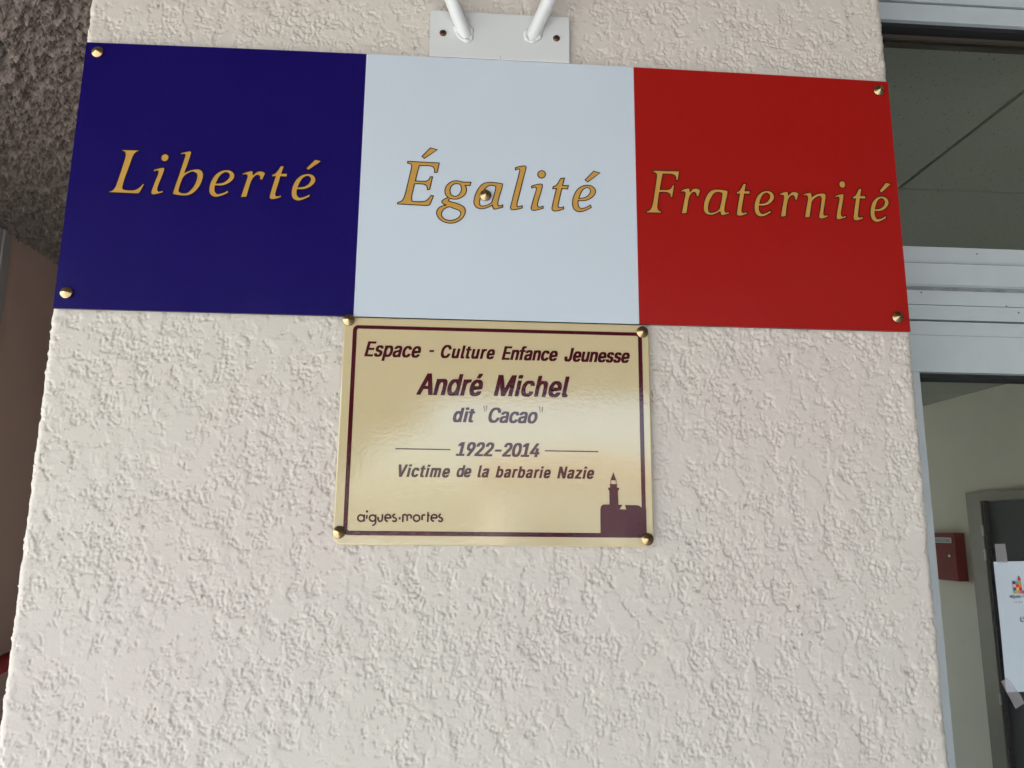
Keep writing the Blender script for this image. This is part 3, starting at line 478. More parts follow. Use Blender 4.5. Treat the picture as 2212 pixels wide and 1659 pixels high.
# conical brass cap nails
def cap_mesh(r=0.0062):
    V = []; F = []; n = 40
    def ring(rr, h):
        k0 = len(V)
        for i in range(n): V.append((rr * math.cos(2 * math.pi * i / n), rr * math.sin(2 * math.pi * i / n), h))
        return k0
    def band(a_, b_):
        for i in range(n): F.append((a_ + i, a_ + (i + 1) % n, b_ + (i + 1) % n, b_ + i))
    # turned head: short upright rim, a small chamfer, then a straight cone to a point (sharp creases between)
    a_ = ring(r * 0.97, 0.0); b_ = ring(r, 0.0004); band(a_, b_)
    a_ = ring(r, 0.0004); b_ = ring(r, 0.0017); band(a_, b_)
    a_ = ring(r, 0.0017); b_ = ring(r * 0.95, 0.0021); band(a_, b_)
    a_ = ring(r * 0.95, 0.0021); b_ = ring(r * 0.5, 0.0037); band(a_, b_); c_ = ring(r * 0.03, 0.0053); band(b_, c_)
    me = bpy.data.meshes.new('cap_nail'); me.from_pydata(V, [], F); me.materials.append(M['brass'])
    me.polygons.foreach_set('use_smooth', [True] * len(F)); me.update()
    return me
capm = cap_mesh()
def cap(x, z, y, parent, tilt=(0, 0)):
    o = link('cap_nail', capm, parent)
    o.location = Vector((x, y, z + OZ)) - wloc(parent)
    o.rotation_euler = (R(90 + tilt[0]), R(tilt[1]), 0); o.scale = (1 + x * 0.03, 1 + x * 0.03, 1)
for (x, z, t) in ((-0.4366, 0.2872, (2, 0)), (-0.4380, 0.0162, (-2, 3)), (-0.0146, 0.1389, (1, 0)), (0.4373, 0.2865, (2, -3)), (0.4362, 0.0154, (0, 2))):
    cap(x, z, -0.0004, sign, t)

# ------------------------------------------------------------------ memorial plaque
plaque = empty('memorial_plaque', (0.0, 0, -0.2315), 'glossy cream enamel plaque to André Michel with plum border and lighthouse', 'plaque')
def rrect(x0, x1, z0, z1, r, n=6):
    P = []
    for cx, cz, a0 in ((x1 - r, z1 - r, 0), (x0 + r, z1 - r, 90), (x0 + r, z0 + r, 180), (x1 - r, z0 + r, 270)):
        for i in range(n + 1):
            a = R(a0 + 90 * i / n); P.append((cx + r * math.cos(a), cz + r * math.sin(a)))
    return P
PX0, PX1, PZ0, PZ1 = -0.1588, 0.1612, -0.2318, -0.0009
ring = rrect(PX0, PX1, PZ0, PZ1, 0.009)
n = len(ring)
V = []; 
for ins, y in ((0.0, 0.0026), (0.0, 0.0008), (0.0004, 0.0002), (0.0014, -0.0001)):
    cx, cz = (PX0 + PX1) / 2, (PZ0 + PZ1) / 2
    V += [(x - ins * (1 if x > cx else -1), y, z - ins * (1 if z > cz else -1)) for x, z in ring]
F = []
for k in range(3): F += [(k * n + i, (k + 1) * n + i, (k + 1) * n + (i + 1) % n, k * n + (i + 1) % n) for i in range(n)]
F += [tuple(range(3 * n, 4 * n))[::-1], tuple(range(n))]
pb = mesh('enamel_sheet', V, F, M['cream'], plaque, smooth=False)
PY = -0.0003
flat('border', [rrect(-0.1492, 0.1534, -0.2226, -0.0093, 0.0055), rrect(-0.1450, 0.1491, -0.2182, -0.01305, 0.0022)[::-1]], PY, M['plum'], plaque)

# words: embedded sans outlines, condensed, emboldened and slanted
SL = math.tan(R(12.5))
SQ = 0.42          # stems gain more weight than bars
def put_word(text, xl, xr, zb, cap_h, parent, name='word', m=None, y=PY, bold=0.014, slant=SL, cond=0.80):
    k = cap_h / INTER['capH']
    cond = min(cond, cond * 1.0)
    def lay(track):
        out = []; x = 0.0
        for ch in text:
            if ch == ' ': x += 190 * cond + track; continue
            adv, cs = INTER[ch]
            x0_ = min(q[0] for c in cs for q in c)
            for c in cs:
                out.append([((q[0] * cond + x), q[1]) for q in c])
            x += adv * cond + track
        return out
    def width(cs):
        T = [q[0] * k + q[1] * k * slant for c in cs for q in c]; return min(T), max(T)
    nn = max(len(text) - 1, 1)
    a_, b_ = width(lay(0)); track = ((xr - xl) - (b_ - a_) - 2 * bold / SQ * cap_h) / nn / k
    if len(text) == 1: track = 0
    cs = lay(track); a_, b_ = width(cs); x_off = xl - a_ + bold / SQ * cap_h
    big = [c for c in cs if area(c) < 0] if sum(area(c) for c in cs) < 0 else [c for c in cs if area(c) > 0]
    sg = -1 if sum(area(c) for c in cs) < 0 else 1
    outer = [c for c in cs if area(c) * sg > 0]; holes = [c for c in cs if area(c) * sg < 0]
    def pin(pt, c):
        r_ = False
        for i in range(len(c)):
            x1, y1 = c[i - 1]; x2, y2 = c[i]
            if (y1 > pt[1]) != (y2 > pt[1]) and pt[0] < (x2 - x1) * (pt[1] - y1) / (y2 - y1) + x1: r_ = not r_
        return r_
    V = []; F = []
    for n_, c in enumerate(outer):
        grp = [c if area(c) > 0 else c[::-1]] + [(h if area(h) < 0 else h[::-1]) for h in holes if pin(h[0], c)]
        V2, F2 = fill([[(q[0] * 0.01, q[1] * 0.01) for q in dedupe(g_, 4.0)] for g_ in grp])
        # weight: the outline printed five times a hair apart, each pass a hundredth of a millimetre above the last
        w_ = bold * INTER['capH']
        for p_, (dx, dz) in enumerate(((-1, -1), (1, -1), (-1, 1), (1, 1), (0, 0)) if bold else ((0, 0),)):
            yy = y - 0.00001 * (p_ * 3 + n_ % 3)
            F += [tuple(i + len(V) for i in f) for f in F2]
            V += [((q[0] * k + q[1] * k * slant) * 100 + (dx * w_ / SQ + dz * w_ * slant) * k + x_off, yy, zb + q[1] * 100 * k + dz * w_ * k) for q in V2]
    o = mesh(name, V, F, m or M['plum'], parent)
    if o.data.polygons[0].normal.y > 0: o.data.flip_normals()
    return o
COND = {'André': 0.76, 'Michel': 0.80, '1922-2014': 0.84, 'Cacao': 0.82, 'dit': 0.80}
for t_, xl, xr, zb, ch in WORDS:
    if t_ == '-':
        zc = zb + ch * 0.40
        flat('hyphen', [[(xl, zc - .0009), (xr - .0006, zc - .0009), (xr, zc + .0013), (xl + .0006, zc + .0013)]], PY, M['plum'], plaque)
        continue
    put_word(t_, xl, xr, zb + ch * 0.012, ch * 0.965, plaque, cond=COND.get(t_, 0.76), bold=0.021 if ch > 0.0150 else 0.026)
for q in QUOTES: flat('quotation_mark', [q], PY, M['greyink'], plaque)
for q in RULES: flat('rule_line', [q], PY, M['plum'], plaque)

def ribbon(pts, w, y, name, m, parent):
    P = [np.array(p_, float) for p_ in pts]; closed = np.linalg.norm(P[0] - P[-1]) < 1e-6
    if len(P) > 3 and not closed:
        P = [np.array(q[:2]) for q in smooth_contour([(*P[0], 1)] + [tuple(q) for q in P[1:-1]] + [(*P[-1], 1)], 4)]
        P = P[:[i for i, q in enumerate(P) if np.linalg.norm(q - np.array(pts[-1])) < 1e-9][0] + 1]
    n = len(P); V = []
    for i in range(n):
        if closed: a = P[(i - 1) % (n - 1)]; b = P[(i + 1) % (n - 1)]
        else: a = P[max(i - 1, 0)]; b = P[min(i + 1, n - 1)]
        d = b - a; d = d / (np.linalg.norm(d) + 1e-12); nn = np.array([-d[1], d[0]]) * w / 2
        V += [(*(P[i] + nn),), (*(P[i] - nn),)]
    return [(v[0], y, v[1]) for v in V], [(2 * i, 2 * i + 1, 2 * i + 3, 2 * i + 2) for i in range(n - 1)]
V = []; F = []
for k, s_ in enumerate(LOGO):
    v, f = ribbon([(a * 1e-4, b * 1e-4) for a, b in s_], 0.00178 if k != 8 else 0.0026, PY - 0.00001 * k, 'x', None, None)
    F += [tuple(i + len(V) for i in q) for q in f]; V += v
o = mesh('town_name', V, F, M['plum'], plaque)
flat('dot', [[(-0.12655 + 0.00125 * math.cos(2 * math.pi * i / 16), -0.19938 + 0.00125 * math.sin(2 * math.pi * i / 16)) for i in range(16)]], PY, M['plum'], o)
cas = flat('lighthouse_silhouette', [[(a * 1e-4, b * 1e-4) for a, b in CASTLE['castle']]], PY - 0.00012, M['plum'], plaque)
for k in ('roof', 'p1', 'p2'): flat({'roof': 'roof', 'p1': 'lantern_post', 'p2': 'lantern_post'}[k], [[(a * 1e-4, b * 1e-4) for a, b in CASTLE[k]]], PY - 0.00012, M['plum'], cas)
for (x, z, t) in ((-0.1537, -0.0044, (2, 2)), (0.1538, -0.0089, (2, 0)), (-0.1526, -0.2199, (-3, 3)), (0.1541, -0.2240, (-2, -4))):
    cap(x, z, -0.0004, plaque, t)

# ------------------------------------------------------------------ flag holder above the sign
fh = empty('flag_holder', (0, 0, 0.3022), 'white steel flag holder with two splayed tubes screwed above the sign', 'flag holder')
box('back_plate', -0.0801, 0.0775, -0.0010, 0.0035, 0.3026, 0.3600, M['bracket'], fh, bevel=0.0004)
for sx_, bx_, bz_ in ((-1, -0.0420, 0.3350), (1, 0.0372, 0.3385)):
    d = Vector((0.445 * sx_, -0.57, 0.82)).normalized()
    b = Vector((bx_, 0.0, bz_))
    # tube wall as a hollow lathe
    mb = MB(); mb.tube(b - d * 0.013, b + d * 0.16, 0.0078, n=40, caps=False); mb.tube(b + d * 0.16, b + d * 0.02, 0.0066, n=40, caps=False)
    tb = mb.build('tube', M['bracket'], fh, smooth=True)
    # weld bead: lumpy ring where the tube meets the plate
    V = []; F = []; NB, NS = 48, 10
    u = Vector((1, 0, 0)); v_ = Vector((0, 0, 1)); cN = Vector((0, -1, 0))
    dd = Vector((d.x, 0, d.z)).normalized(); el_ = 1.0 / abs(d.y)
    for i in range(NB):
        t = 2 * math.pi * i / NB
        # ellipse of intersection
        e1 = dd * (0.0078 * min(el_, 1.55)); e2 = Vector((-dd.z, 0, dd.x)) * 0.0078
        rad = (e1 * math.cos(t) + e2 * math.sin(t))
        lump = 0.0018 + 0.0005 * math.sin(3 * t + sx_) + 0.0004 * math.sin(7 * t + 1) + 0.0003 * math.sin(17 * t)
        c_ = Vector((b.x, -0.0012, b.z)) + rad * 1.03; rn = rad.normalized()
        for j in range(NS):
            a = 2 * math.pi * j / NS
            V.append(tuple(c_ + rn * (math.cos(a) * lump * 1.25) + cN * (math.sin(a) * lump)))
    F = [(i * NS + j, ((i + 1) % NB) * NS + j, ((i + 1) % NB) * NS + (j + 1) % NS, i * NS + (j + 1) % NS) for i in range(NB) for j in range(NS)]
    mesh('weld_bead', V, F, M['bracket'], fh, smooth=True)
for x, z in ((-0.0656, 0.3317), (0.0627, 0.3324)):
    # pan head with a cross recess
    V = []; F = []; n = 32
    prof = [(0.0039, -0.0010), (0.0039, -0.0016), (0.0034, -0.0023), (0.0022, -0.0027), (0.0, -0.0028)]
    for r_, y in prof[:-1]:
        V += [(x + r_ * math.cos(2 * math.pi * i / n), y, z + r_ * math.sin(2 * math.pi * i / n)) for i in range(n)]
    V.append((x, -0.0028, z))
    for k in range(3): F += [(k * n + i, k * n + (i + 1) % n, (k + 1) * n + (i + 1) % n, (k + 1) * n + i) for i in range(n)]
    F += [(3 * n + i, 3 * n + (i + 1) % n, 4 * n) for i in range(n)]
    sc_ = mesh('screw', V, F, M['screw'], fh, smooth=True)
    a = R(20 if x < 0 else 35); ca, sa = math.cos(a), math.sin(a); w, l = 0.00045, 0.0019
    cr_ = [(l, w), (w, w), (w, l), (-w, l), (-w, w), (-l, w), (-l, -w), (-w, -w), (-w, -l), (w, -l), (w, -w), (l, -w)]
    flat('cross_recess', [[(x + p_ * ca - q * sa, z + p_ * sa + q * ca) for p_, q in cr_]], -0.00285, M['dark'], sc_)
# small pencil tick on the plate's lower edge
box('pencil_mark', -0.0005, -0.0001, -0.00115, -0.0010, 0.3028, 0.3070, M['greyink'], fh)

# ------------------------------------------------------------------ glazed entrance, right of the pillar
D = 0.10
gz = empty('glazed_entrance', (1.6, D, -OZ), 'white aluminium framed glass entrance right of the stucco pillar', 'entrance')
XE = 2.62
def profile(name, prof, x0, x1, m, parent, back=0.06):
    """Extrude a front profile [(z, y), ...] along x and close it at the back."""
    pr = prof + [(prof[-1][0], D + back), (prof[0][0], D + back)]
    k = len(pr)
    V = [(x0, y, z) for z, y in pr] + [(x1, y, z) for z, y in pr]
    F = [(i, (i + 1) % k, k + (i + 1) % k, k + i) for i in range(k)]
    F += [tuple(range(k))[::-1], tuple(range(k, 2 * k))]
    return mesh(name, V, F, m, parent)
box('top_panel', 0.44, XE, D, D + 0.06, 0.4872, 0.6340, M['pvc'], gz)
box('shadow_gap', 0.44, XE, D + 0.006, D + 0.05, 0.4832, 0.4872, M['dark'], gz)
box('top_rail', 0.44, XE, D, D + 0.035, 0.4580, 0.4832, M['pvc'], gz)
box('upper_gasket_shade', 0.445, XE, D + 0.0065, D + 0.040, 0.4520, 0.4580, M['dark'], gz)  # black gasket strip, also standing in for shade under the rail
box('glazing_bead', 0.445, XE, D + 0.022, D + 0.045, 0.4480, 0.4520, M['reveal_brown'], gz)
profile('transom_rail', [(0.0418, D + .001), (0.0245, D + .001), (0.0243, D + .0016), (0.0238, D + .0016), (0.0236, D), (-0.0220, D)], 0.44, XE, M['pvc'], gz)
box('rail_groove', 0.445, XE, D + 0.007, D + 0.06, 0.0418, 0.0442, M['darkgroove'], gz)
profile('middle_rail', [(0.0815, D), (0.0632, D), (0.0632, D + .003), (0.0623, D + .003), (0.0623, D), (0.0442, D)], 0.44, XE, M['pvc'], gz)
box('grey_channel', 0.445, XE, D + 0.005, D + 0.06, 0.0815, 0.0872, M['greyline'], gz)
profile('upper_rail', [(0.1405, D + 0.004), (0.1176, D + 0.004), (0.1172, D), (0.0892, D), (0.0892, D + .002), (0.0886, D + .002), (0.0886, D), (0.0872, D)], 0.44, XE, M['pvc'], gz)
box('seam', 0.445, XE, D - 0.0004, D + 0.003, 0.11705, 0.1176, M['greyline'], gz)
for x_, z_ in ((0.531, 0.0785), (0.655, 0.0560), (0.612, 0.1330), (0.700, 0.1210), (0.640, 0.0640)):
    MB().tube((x_, D - 0.0006 if z_ < .12 else D + .0034, z_), (x_, D + 0.006, z_), 0.0009, n=8).build('dirt_speck', M['darkgroove'], gz)
box('lower_gasket', 0.445, XE, D + 0.010, D + 0.045, 0.1405, 0.1428, M['dark'], gz)
box('jamb', 0.42, 0.5195, D + 0.0005, D + 0.06, -OZ + 0.002, -0.0222, M['pvc'], gz)
box('transom_post', 0.42, 0.500, D + 0.0005, D + 0.06, 0.1428, 0.4580, M['pvc'], gz)
box('door_gasket', 0.5195, XE, D + 0.010, D + 0.040, -0.0265, -0.0222, M['dark'], gz)
for x in (1.46, 1.52): box('mullion', x, x + 0.055, D + 0.0005, D + 0.06, -OZ + 0.002, -0.0265, M['pvc'], gz)
box('transom_mullion', 1.48, 1.555, D + 0.0035, D + 0.06, 0.1428, 0.4520, M['pvc'], gz)
box('bottom_rail', 0.5195, XE, D + 0.001, D + 0.055, -OZ + 0.004, -OZ + 0.14, M['pvc'], gz)
for x0, x1 in ((0.5195, 1.46), (1.575, XE)):
    box('door_pane', x0, x1, D + 0.028, D + 0.034, -OZ + 0.14, -0.0265, M['glass'], gz)
for x0, x1 in ((0.500, 1.48), (1.555, XE)):
    box('transom_pane', x0, x1, D + 0.028, D + 0.034, 0.1428, 0.4480, M['glass'], gz)

# ------------------------------------------------------------------ notice taped to the glass
nx0, nz0, nz1, ny = 0.6065, -0.3965, -0.2482, D + 0.0268
no = empty('paper_notice', (nx0 + 0.055, ny, nz0), 'white laminated notice with a coloured castle logo taped to the glass', 'notice')
V = []; F = []; NX, NZ = 12, 16
for j in range(NZ + 1):
    for i in range(NX + 1):
        u_, v_ = i / NX, j / NZ
        V.append((nx0 + 0.11 * u_ - 0.001 * (1 - v_), ny - 0.0006 - 0.0008 * math.sin(u_ * 5 + v_ * 3) ** 2 * (1 - u_), nz0 + (nz1 - nz0) * v_ + 0.003 * u_))
F = [(j * (NX + 1) + i, j * (NX + 1) + i + 1, (j + 1) * (NX + 1) + i + 1, (j + 1) * (NX + 1) + i) for j in range(NZ) for i in range(NX)]
mesh('sheet', V, F, M['paper'], no, smooth=True)
yq = ny - 0.0020
sq = 0.00362
LOGC = [[(90, 40, 110), (90, 150, 160), (130, 175, 50)], [(225, 165, 150), (190, 40, 40), (225, 105, 60)],
        [(35, 80, 150), (230, 180, 60), (165, 35, 65)], [(125, 175, 50), (205, 130, 145), (225, 95, 55)]]
lx, lz = LOGO_NOTE
col_cache = {}
def ink(c):
    if c not in col_cache: col_cache[c] = mat('printed_ink', srgb(*c), 0.4)
    return col_cache[c]
for r_ in range(4):
    for c_ in range(3):
        flat('logo_square', [[(lx + c_ * sq + r_ * .0001, lz - (r_ + 1) * sq), (lx + (c_ + 1) * sq + r_ * .0001, lz - (r_ + 1) * sq), (lx + (c_ + 1) * sq + r_ * .0001, lz - r_ * sq), (lx + c_ * sq + r_ * .0001, lz - r_ * sq)]], yq, ink(LOGC[r_][c_]), no)
for c_ in (3, 4):
    for r_ in ((3,) if c_ == 3 else (1, 2, 3)):
        flat('logo_square', [[(lx + c_ * sq, lz - (r_ + 1) * sq), (lx + (c_ + 1) * sq, lz - (r_ + 1) * sq), (lx + (c_ + 1) * sq, lz - r_ * sq), (lx + c_ * sq, lz - r_ * sq)]], yq, ink([(70, 120, 165), (225, 170, 60), (120, 60, 120)][(c_ + r_) % 3]), no)
flat('logo_square', [[(lx + 2 * sq, lz + .0006), (lx + 3 * sq - .0001, lz + .0006), (lx + 3 * sq - .0002, lz + sq), (lx + 2 * sq, lz + sq)]], yq, ink((185, 40, 60)), no)
flat('logo_roof', [[(lx + 2 * sq + .0003, lz + sq + .0005), (lx + 3 * sq - .0005, lz + sq + .0005), (lx + 2.42 * sq, lz + sq + .0030)]], yq, ink((80, 45, 95)), no)
inkd = ink((40, 36, 70))
put_word('aigues-mortes', lx - 0.0053, lx + 0.0270, lz - 0.0195, 0.0040, no, 'notice_word', inkd, yq, 0.0, 0.0, 1.0)
put_word('Le Sel', lx - 0.0005, lx + 0.0095, lz - 0.0252, 0.0020, no, 'notice_word', inkd, yq, 0.0, 0.12, 1.0)
put_word("L'", 0.6316, 0.6363, -0.3175, 0.0056, no, 'notice_word', ink((40, 70, 120)), yq, 0.012, 0.0, 1.0)
for q in TAPES: flat('tape_strip', [q], ny - 0.0032, M['tape'], no)

# ------------------------------------------------------------------ entrance hall seen through the glass
WX = 2.715; CZ = 0.530
st = dict(kind='structure')
box('hall_side_wall', WX, WX + 0.15, D + 0.07, 6.2, -OZ + 0.002, CZ + 0.06, M['inwall'], None, **st)
box('hall_partition', 0.30, 0.44, 0.20, 6.2, -OZ + 0.002, CZ + 0.06, M['inwall'], None, **st)
bw = MB()
bw.box(0.44, 0.60, 6.05, 6.2, -OZ + 0.002, CZ + 0.06).box(2.60, WX, 6.05, 6.2, -OZ + 0.002, CZ + 0.06)
bw.box(0.60, 2.60, 6.05, 6.2, -OZ + 0.002, -OZ + 0.40).box(0.60, 2.60, 6.05, 6.2, -OZ + 2.40, CZ + 0.06)
bw.build('hall_back_wall', M['inwall'], None, **st)
bwin = empty('added_back_window', (1.7, 6.12, -OZ + 0.95), 'unseen window added in the back wall to light the entrance hall', 'window')  # out of view, added as a daylight opening to brighten the hall
fb = MB(); fb.box(0.60, 0.65, 6.10, 6.15, -OZ + 0.40, -OZ + 2.40).box(2.55, 2.60, 6.10, 6.15, -OZ + 0.40, -OZ + 2.40).box(0.65, 2.55, 6.10, 6.15, -OZ + 0.40, -OZ + 0.45).box(0.65, 2.55, 6.10, 6.15, -OZ + 2.35, -OZ + 2.40).box(1.57, 1.63, 6.10, 6.15, -OZ + 0.45, -OZ + 2.35)
fb.build('window_frame', M['pvc'], bwin)
for x0, x1 in ((0.65, 1.57), (1.63, 2.55)): box('window_pane', x0, x1, 6.122, 6.128, -OZ + 0.45, -OZ + 2.35, M['glass'], bwin)
box('hall_floor', 0.44, WX, D + 0.06, 6.05, -OZ - 0.10, -OZ + 0.002, M['floor'], None, **st)
ceil = box('hall_ceiling', 0.44, WX, D + 0.06, 6.05, CZ + 0.020, CZ + 0.06, M['darkgroove'], None, **st)
gridx = [0.444, 0.914, 1.514, 2.114, 2.7145]; gridy = [D + 0.062] + [0.738 + 0.6 * k for k in range(9)] + [6.05]
tm_cache = {}
for i in range(len(gridx) - 1):
    for j in range(len(gridy) - 1):
        w, l = gridx[i + 1] - gridx[i], gridy[j + 1] - gridy[j]
        if l < 0.05: continue
        key = (round(w, 3), round(l, 3))
        if key not in tm_cache:
            g_ = 0.004
            t_ = MB().box(g_, w - g_, g_, l - g_, 0, 0.014)
            me = bpy.data.meshes.new('ceiling_tile'); me.from_pydata(t_.V, [], t_.F); me.materials.append(M['tile']); me.update()
            tm_cache[key] = me
        o = link('ceiling_tile', tm_cache[key], ceil)
        o.location = (gridx[i], gridy[j], CZ + OZ + random.uniform(0, 0.0008))

# dark door in the side wall
hd = empty('hall_door', (WX, 2.6, -OZ), 'dark slate blue door in a taupe casing on the hall side wall', 'door')
cz1 = -0.001
box('casing', WX - 0.035, WX, 3.089, 3.2015, -OZ + 0.004, cz1, M['casing'], hd, bevel=0.002)
box('casing', WX - 0.035, WX, 1.98, 3.089, cz1 - 0.045, cz1, M['casing'], hd)
box('casing', WX - 0.035, WX, 1.87, 1.98, -OZ + 0.004, cz1, M['casing'], hd)
box('door_leaf', WX - 0.012, WX, 1.985, 3.070, -OZ + 0.012, cz1 - 0.050, M['doorblue'], hd, bevel=0.002)
box('vision_panel', WX - 0.016, WX - 0.0115, 2.35, 2.78, -0.60, -0.235, M['reveal_brown'], hd)
box('stop_strip', WX - 0.03, WX, 3.070, 3.089, -OZ + 0.006, cz1 - 0.045, M['darkgroove'], hd)
for za, zb_ in ((-0.226, -0.173), (-0.351, -0.293), (-1.05, -1.0)):
    mb = MB().tube((WX - 0.040, 3.083, za), (WX - 0.040, 3.083, zb_), 0.0055, n=16)
    mb.build('hinge', M['steel'], hd, smooth=False)
lv = MB().box(WX - 0.05, WX - 0.012, 2.05, 2.075, -1.07, -1.045).box(WX - 0.062, WX - 0.05, 2.05, 2.17, -1.07, -1.05)
lv.build('handle', M['steel'], hd)
# red wall box with label window and lock
rb = empty('red_wall_box', (WX - 0.03, 3.44, -0.475), 'red metal wall box with a label window beside the dark door', 'wall box')
box('box_body', WX - 0.0605, WX - 0.001, 3.290, 3.62, -0.4690, -0.2120, M['redbox'], rb, bevel=0.003)
lab = box('label_holder', WX - 0.0635, WX - 0.0606, 3.318, 3.56, -0.2670, -0.2385, M['boxlabel'], rb)
box('label_insert', WX - 0.0640, WX - 0.0636, 3.324, 3.554, -0.2635, -0.2420, M['greyline'], lab)
MB().tube((WX - 0.0670, 3.342, -0.3360), (WX - 0.0606, 3.342, -0.3360), 0.0065, n=20).build('lock', M['steel'], rb)

# ------------------------------------------------------------------ passage left of the pillar
LX = -1.38
box('passage_wall', LX - 0.15, LX, 1.464, 7.0, -OZ + 0.002, 0.634, M['brown_wall'], None, **st)
box('passage_end_wall', LX, 0.30, 6.85, 7.0, -OZ + 0.002, 0.634, M['brown_wall'], None, **st)
box('passage_back_wall', -0.30, 0.30, 0.345, 6.85, -OZ + 0.002, 0.634, M['render'], None, **st)
sd = empty('side_door', (LX, 0.95, -OZ), 'grey framed side door at the left end of the brown passage wall', 'door')
box('frame_post', LX - 0.07, LX + 0.006, 1.424, 1.462, -OZ + 0.004, 0.632, M['trim'], sd, bevel=0.002)
box('frame_gasket', LX - 0.05, LX - 0.006, 1.4195, 1.424, -OZ + 0.004, 0.632, M['dark'], sd)
box('door_leaf', LX - 0.045, LX + 0.002, 0.48, 1.4195, -OZ + 0.012, 0.628, M['trim'], sd)
box('frame_post', LX - 0.07, LX + 0.006, 0.44, 0.48, -OZ + 0.004, 0.632, M['trim'], sd, bevel=0.002)
hr = empty('red_handrail', (LX + 0.06, 2.4, -0.60), 'dark red handrail tube along the brown passage wall', 'handrail')
mb = MB().tube((LX + 0.07, 1.15, -0.652), (LX + 0.07, 4.6, -0.25), 0.024, n=28)
mb.build('rail_tube', M['redrail'], hr, smooth=True)
for y in (2.2, 3.9):
    zz = -0.652 + (y - 1.15) * 0.1165
    MB().tube((LX, y, zz - 0.07), (LX + 0.07, y, zz - 0.01), 0.007, n=12).build('wall_bracket', M['redrail'], hr)

# ------------------------------------------------------------------ soffit of the porch: rough sprayed plaster
SZ = 0.6348
def soffit_patch(x0, x1, y0, y1, st_, extra):
    xs = np.arange(x0, x1 + st_ * .5, st_); ys = np.arange(y0, y1 + st_ * .5, st_)
    XX, YY = np.meshgrid(xs, ys)
    x, y = XX * 1000, YY * 1000
    wx = fbm(x, y, 40, 2, .5, 5) * 18
    n1 = fbm(x + wx, y - wx, 22, 4, 0.72, 15)
    n2 = np.abs(fbm(x + wx, y, 12, 3, 0.7, 25))
    n3 = fbm(x, y, 9, 2, .7, 35)
    H = 0.015 * n1 + 0.018 * (0.25 - n2) + 0.011 * n3 + 0.01 * np.clip(n1, 0, 1) * np.abs(n3)
    edge = np.minimum(np.minimum(XX - x0, x1 - XX), np.minimum(YY - y0, y1 - YY))
    co = np.stack([XX.ravel(), YY.ravel(), (SZ + OZ - 0.001 - H).ravel()], -1).astype(np.float32)
    i = np.arange(XX.size).reshape(XX.shape)
    q = np.stack([i[:-1, :-1], i[1:, :-1], i[1:, 1:], i[:-1, 1:]], -1).reshape(-1, 4)
    return co, q
def grid_obj(name, co, q, m, parent=None, **props):
    me = bpy.data.meshes.new(name)
    me.vertices.add(len(co)); me.vertices.foreach_set('co', co.ravel())
    me.loops.add(q.size); me.loops.foreach_set('vertex_index', q.ravel().astype(np.int32))
    me.polygons.add(len(q)); me.polygons.foreach_set('loop_start', np.arange(0, q.size, 4, dtype=np.int32))
    me.polygons.foreach_set('loop_total', np.full(len(q), 4, np.int32))
    me.update(calc_edges=True); me.materials.append(m)
    return link(name, me, parent, **props)
slab = MB().box(-2.72, 8.0, -4.17, 7.2, SZ + 0.02, SZ + 0.32).build('porch_roof', M['render'], None, **st)
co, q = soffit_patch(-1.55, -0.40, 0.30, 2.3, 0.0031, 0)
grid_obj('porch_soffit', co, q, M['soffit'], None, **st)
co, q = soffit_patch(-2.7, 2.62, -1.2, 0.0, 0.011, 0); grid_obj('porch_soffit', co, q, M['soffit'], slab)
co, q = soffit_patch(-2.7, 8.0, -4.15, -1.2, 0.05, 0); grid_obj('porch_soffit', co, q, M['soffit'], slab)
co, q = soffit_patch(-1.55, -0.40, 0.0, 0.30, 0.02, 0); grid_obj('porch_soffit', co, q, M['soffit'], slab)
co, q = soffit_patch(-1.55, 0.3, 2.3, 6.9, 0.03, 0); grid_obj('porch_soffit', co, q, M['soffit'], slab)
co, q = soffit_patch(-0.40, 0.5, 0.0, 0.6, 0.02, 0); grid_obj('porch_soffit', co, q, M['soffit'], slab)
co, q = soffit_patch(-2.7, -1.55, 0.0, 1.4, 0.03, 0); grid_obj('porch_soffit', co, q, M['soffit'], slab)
# facade either side, so the porch is closed behind
box('facade_wall', XE, 8.0, D, 0.25, -OZ + 0.002, 0.634, M['render'], None, **st)
box('facade_wall', -8.0, LX - 0.15, 1.4, 1.6, -OZ + 0.002, 0.634, M['render'], None, **st)
box('porch_floor', -8.0, 8.0, -4.2, 7.2, -OZ - 0.12, -OZ - 0.001, M['concrete'], None, **st)
for x in (-2.5, 4.3):
    pc = box('porch_post', x - 0.12, x + 0.12, -4.0, -3.76, -OZ, SZ - 0.012, M['render'], None, bevel=0.01,
             label='square rendered post at the %s front of the porch' % ('left' if x < 0 else 'right'), category='post')

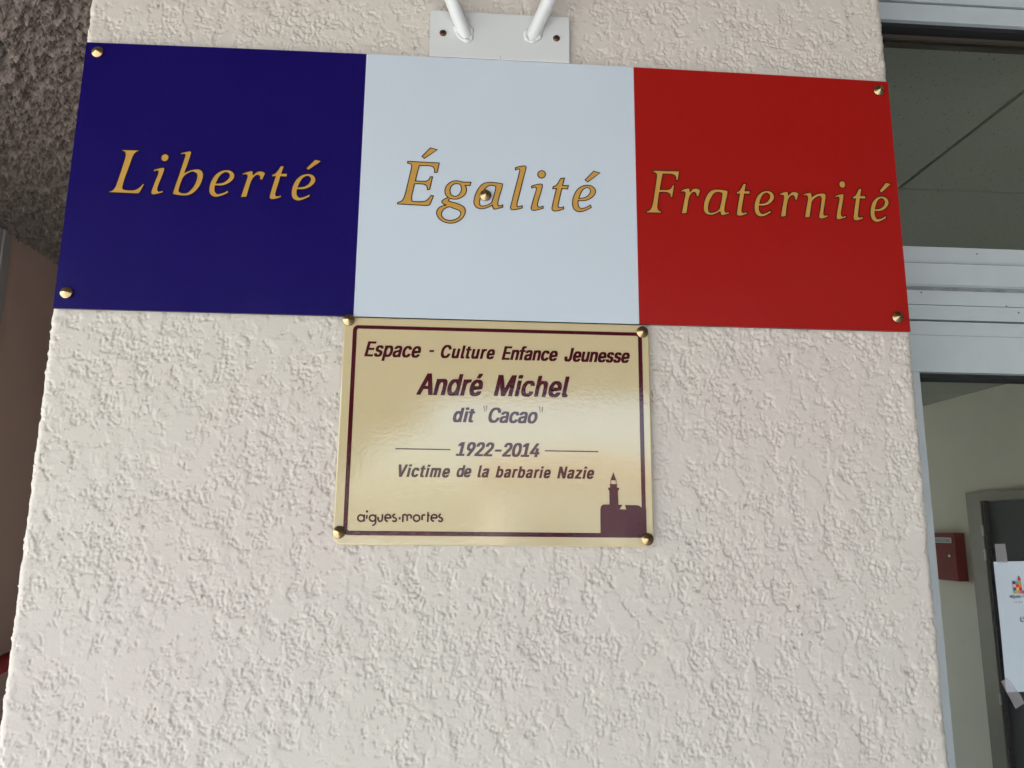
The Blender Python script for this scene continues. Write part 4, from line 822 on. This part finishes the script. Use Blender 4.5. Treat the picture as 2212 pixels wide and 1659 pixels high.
# ------------------------------------------------------------------ unseen yard behind the photographer; houses and tree added for plaque reflections
gnd = mesh('ground', [(-500, -500, -OZ - 0.13), (500, -500, -OZ - 0.13), (500, 500, -OZ - 0.13), (-500, 500, -OZ - 0.13)], [(0, 1, 2, 3)], M['concrete'], None, **st)
def house(x0, x1, y0, y1, h, label):
    z0 = -OZ - 0.13
    e_ = empty('reflection_house', ((x0 + x1) / 2, y1, z0), label, 'house')
    box('wall', x0, x1, y0, y1, z0, z0 + h, M['render'], e_)
    ym = (y0 + y1) / 2; ov = 0.35
    V = [(x0 - ov, y0 - ov, z0 + h), (x1 + ov, y0 - ov, z0 + h), (x1 + ov, y1 + ov, z0 + h), (x0 - ov, y1 + ov, z0 + h), (x0 - ov, ym, z0 + h + 1.0), (x1 + ov, ym, z0 + h + 1.0)]
    mesh('roof', V, [(0, 1, 5, 4), (2, 3, 4, 5), (0, 4, 3), (1, 2, 5), (0, 3, 2, 1)], M['rooftile'], e_)
    n = int((x1 - x0) // 2.6)
    for k in range(n):
        xc = x0 + (k + 0.5) * (x1 - x0) / n
        w_ = box('window', xc - 0.5, xc + 0.5, y1 + 0.005, y1 + 0.04, z0 + 1.0, z0 + 2.2, M['pvc'], e_)
        box('pane', xc - 0.43, xc + 0.43, y1 + 0.041, y1 + 0.045, z0 + 1.07, z0 + 2.13, M['windowdark'], w_)
        for s_ in (-1, 1): box('shutter', xc + s_ * 0.8 - 0.25, xc + s_ * 0.8 + 0.25, y1 + 0.005, y1 + 0.05, z0 + 0.98, z0 + 2.22, M['shutter'], e_)
house(0.9, 12.5, -27, -19, 3.3, 'single storey cream house added across the yard for reflections')  # unseen, added and sized for the reflections in the plaque
house(-17, -4.6, -26, -20, 4.2, 'taller cream house added at the left across the yard for reflections')  # unseen, added to the plaque's reflected surroundings
box('added_side_wall', 2.62, 2.82, -4.15, D - 0.002, -OZ, SZ - 0.012, M['side_render'], None, **st)  # unseen wall, added to block bright yard reflections on the glass
def tree(x, y, h, rad, label, seed):
    rg = random.Random(seed); z0 = -OZ - 0.13
    e_ = empty('tree', (x, y, z0), label, 'tree')
    mb = MB().tube((x, y, z0), (x + .1, y, z0 + h * .45), 0.16, 0.11, 12)
    for k in range(5):
        a = k * 1.3; mb.tube((x + .1, y, z0 + h * .42), (x + math.cos(a) * rad * .6, y + math.sin(a) * rad * .6, z0 + h * .75), 0.06, 0.02, 8)
    mb.build('trunk', M['bark'], e_)
    V = []; F = []
    cl = [(rg.gauss(0, rad * .45), rg.gauss(0, rad * .45), h * .72 + rg.gauss(0, rad * .35)) for _ in range(26)]
    for _ in range(9000):
        c_ = rg.choice(cl)
        p_ = Vector((x + c_[0] + rg.gauss(0, .28), y + c_[1] + rg.gauss(0, .28), z0 + c_[2] + rg.gauss(0, .25)))
        u = Vector((rg.gauss(0, 1), rg.gauss(0, 1), rg.gauss(0, 1))).normalized(); v = u.orthogonal().normalized()
        s_ = rg.uniform(.05, .10); k = len(V)
        V += [tuple(p_ - u * s_), tuple(p_ - v * s_ * .6), tuple(p_ + u * s_), tuple(p_ + v * s_ * .6)]; F.append((k, k + 1, k + 2, k + 3))
    mesh('crown', V, F, M['leaf'], e_)
tree(-2.05, -10.5, 5.4, 1.25, 'dense leafy tree added beyond the porch on the left for reflections', 3)  # unseen, placed to darken the left of the plaque's reflection
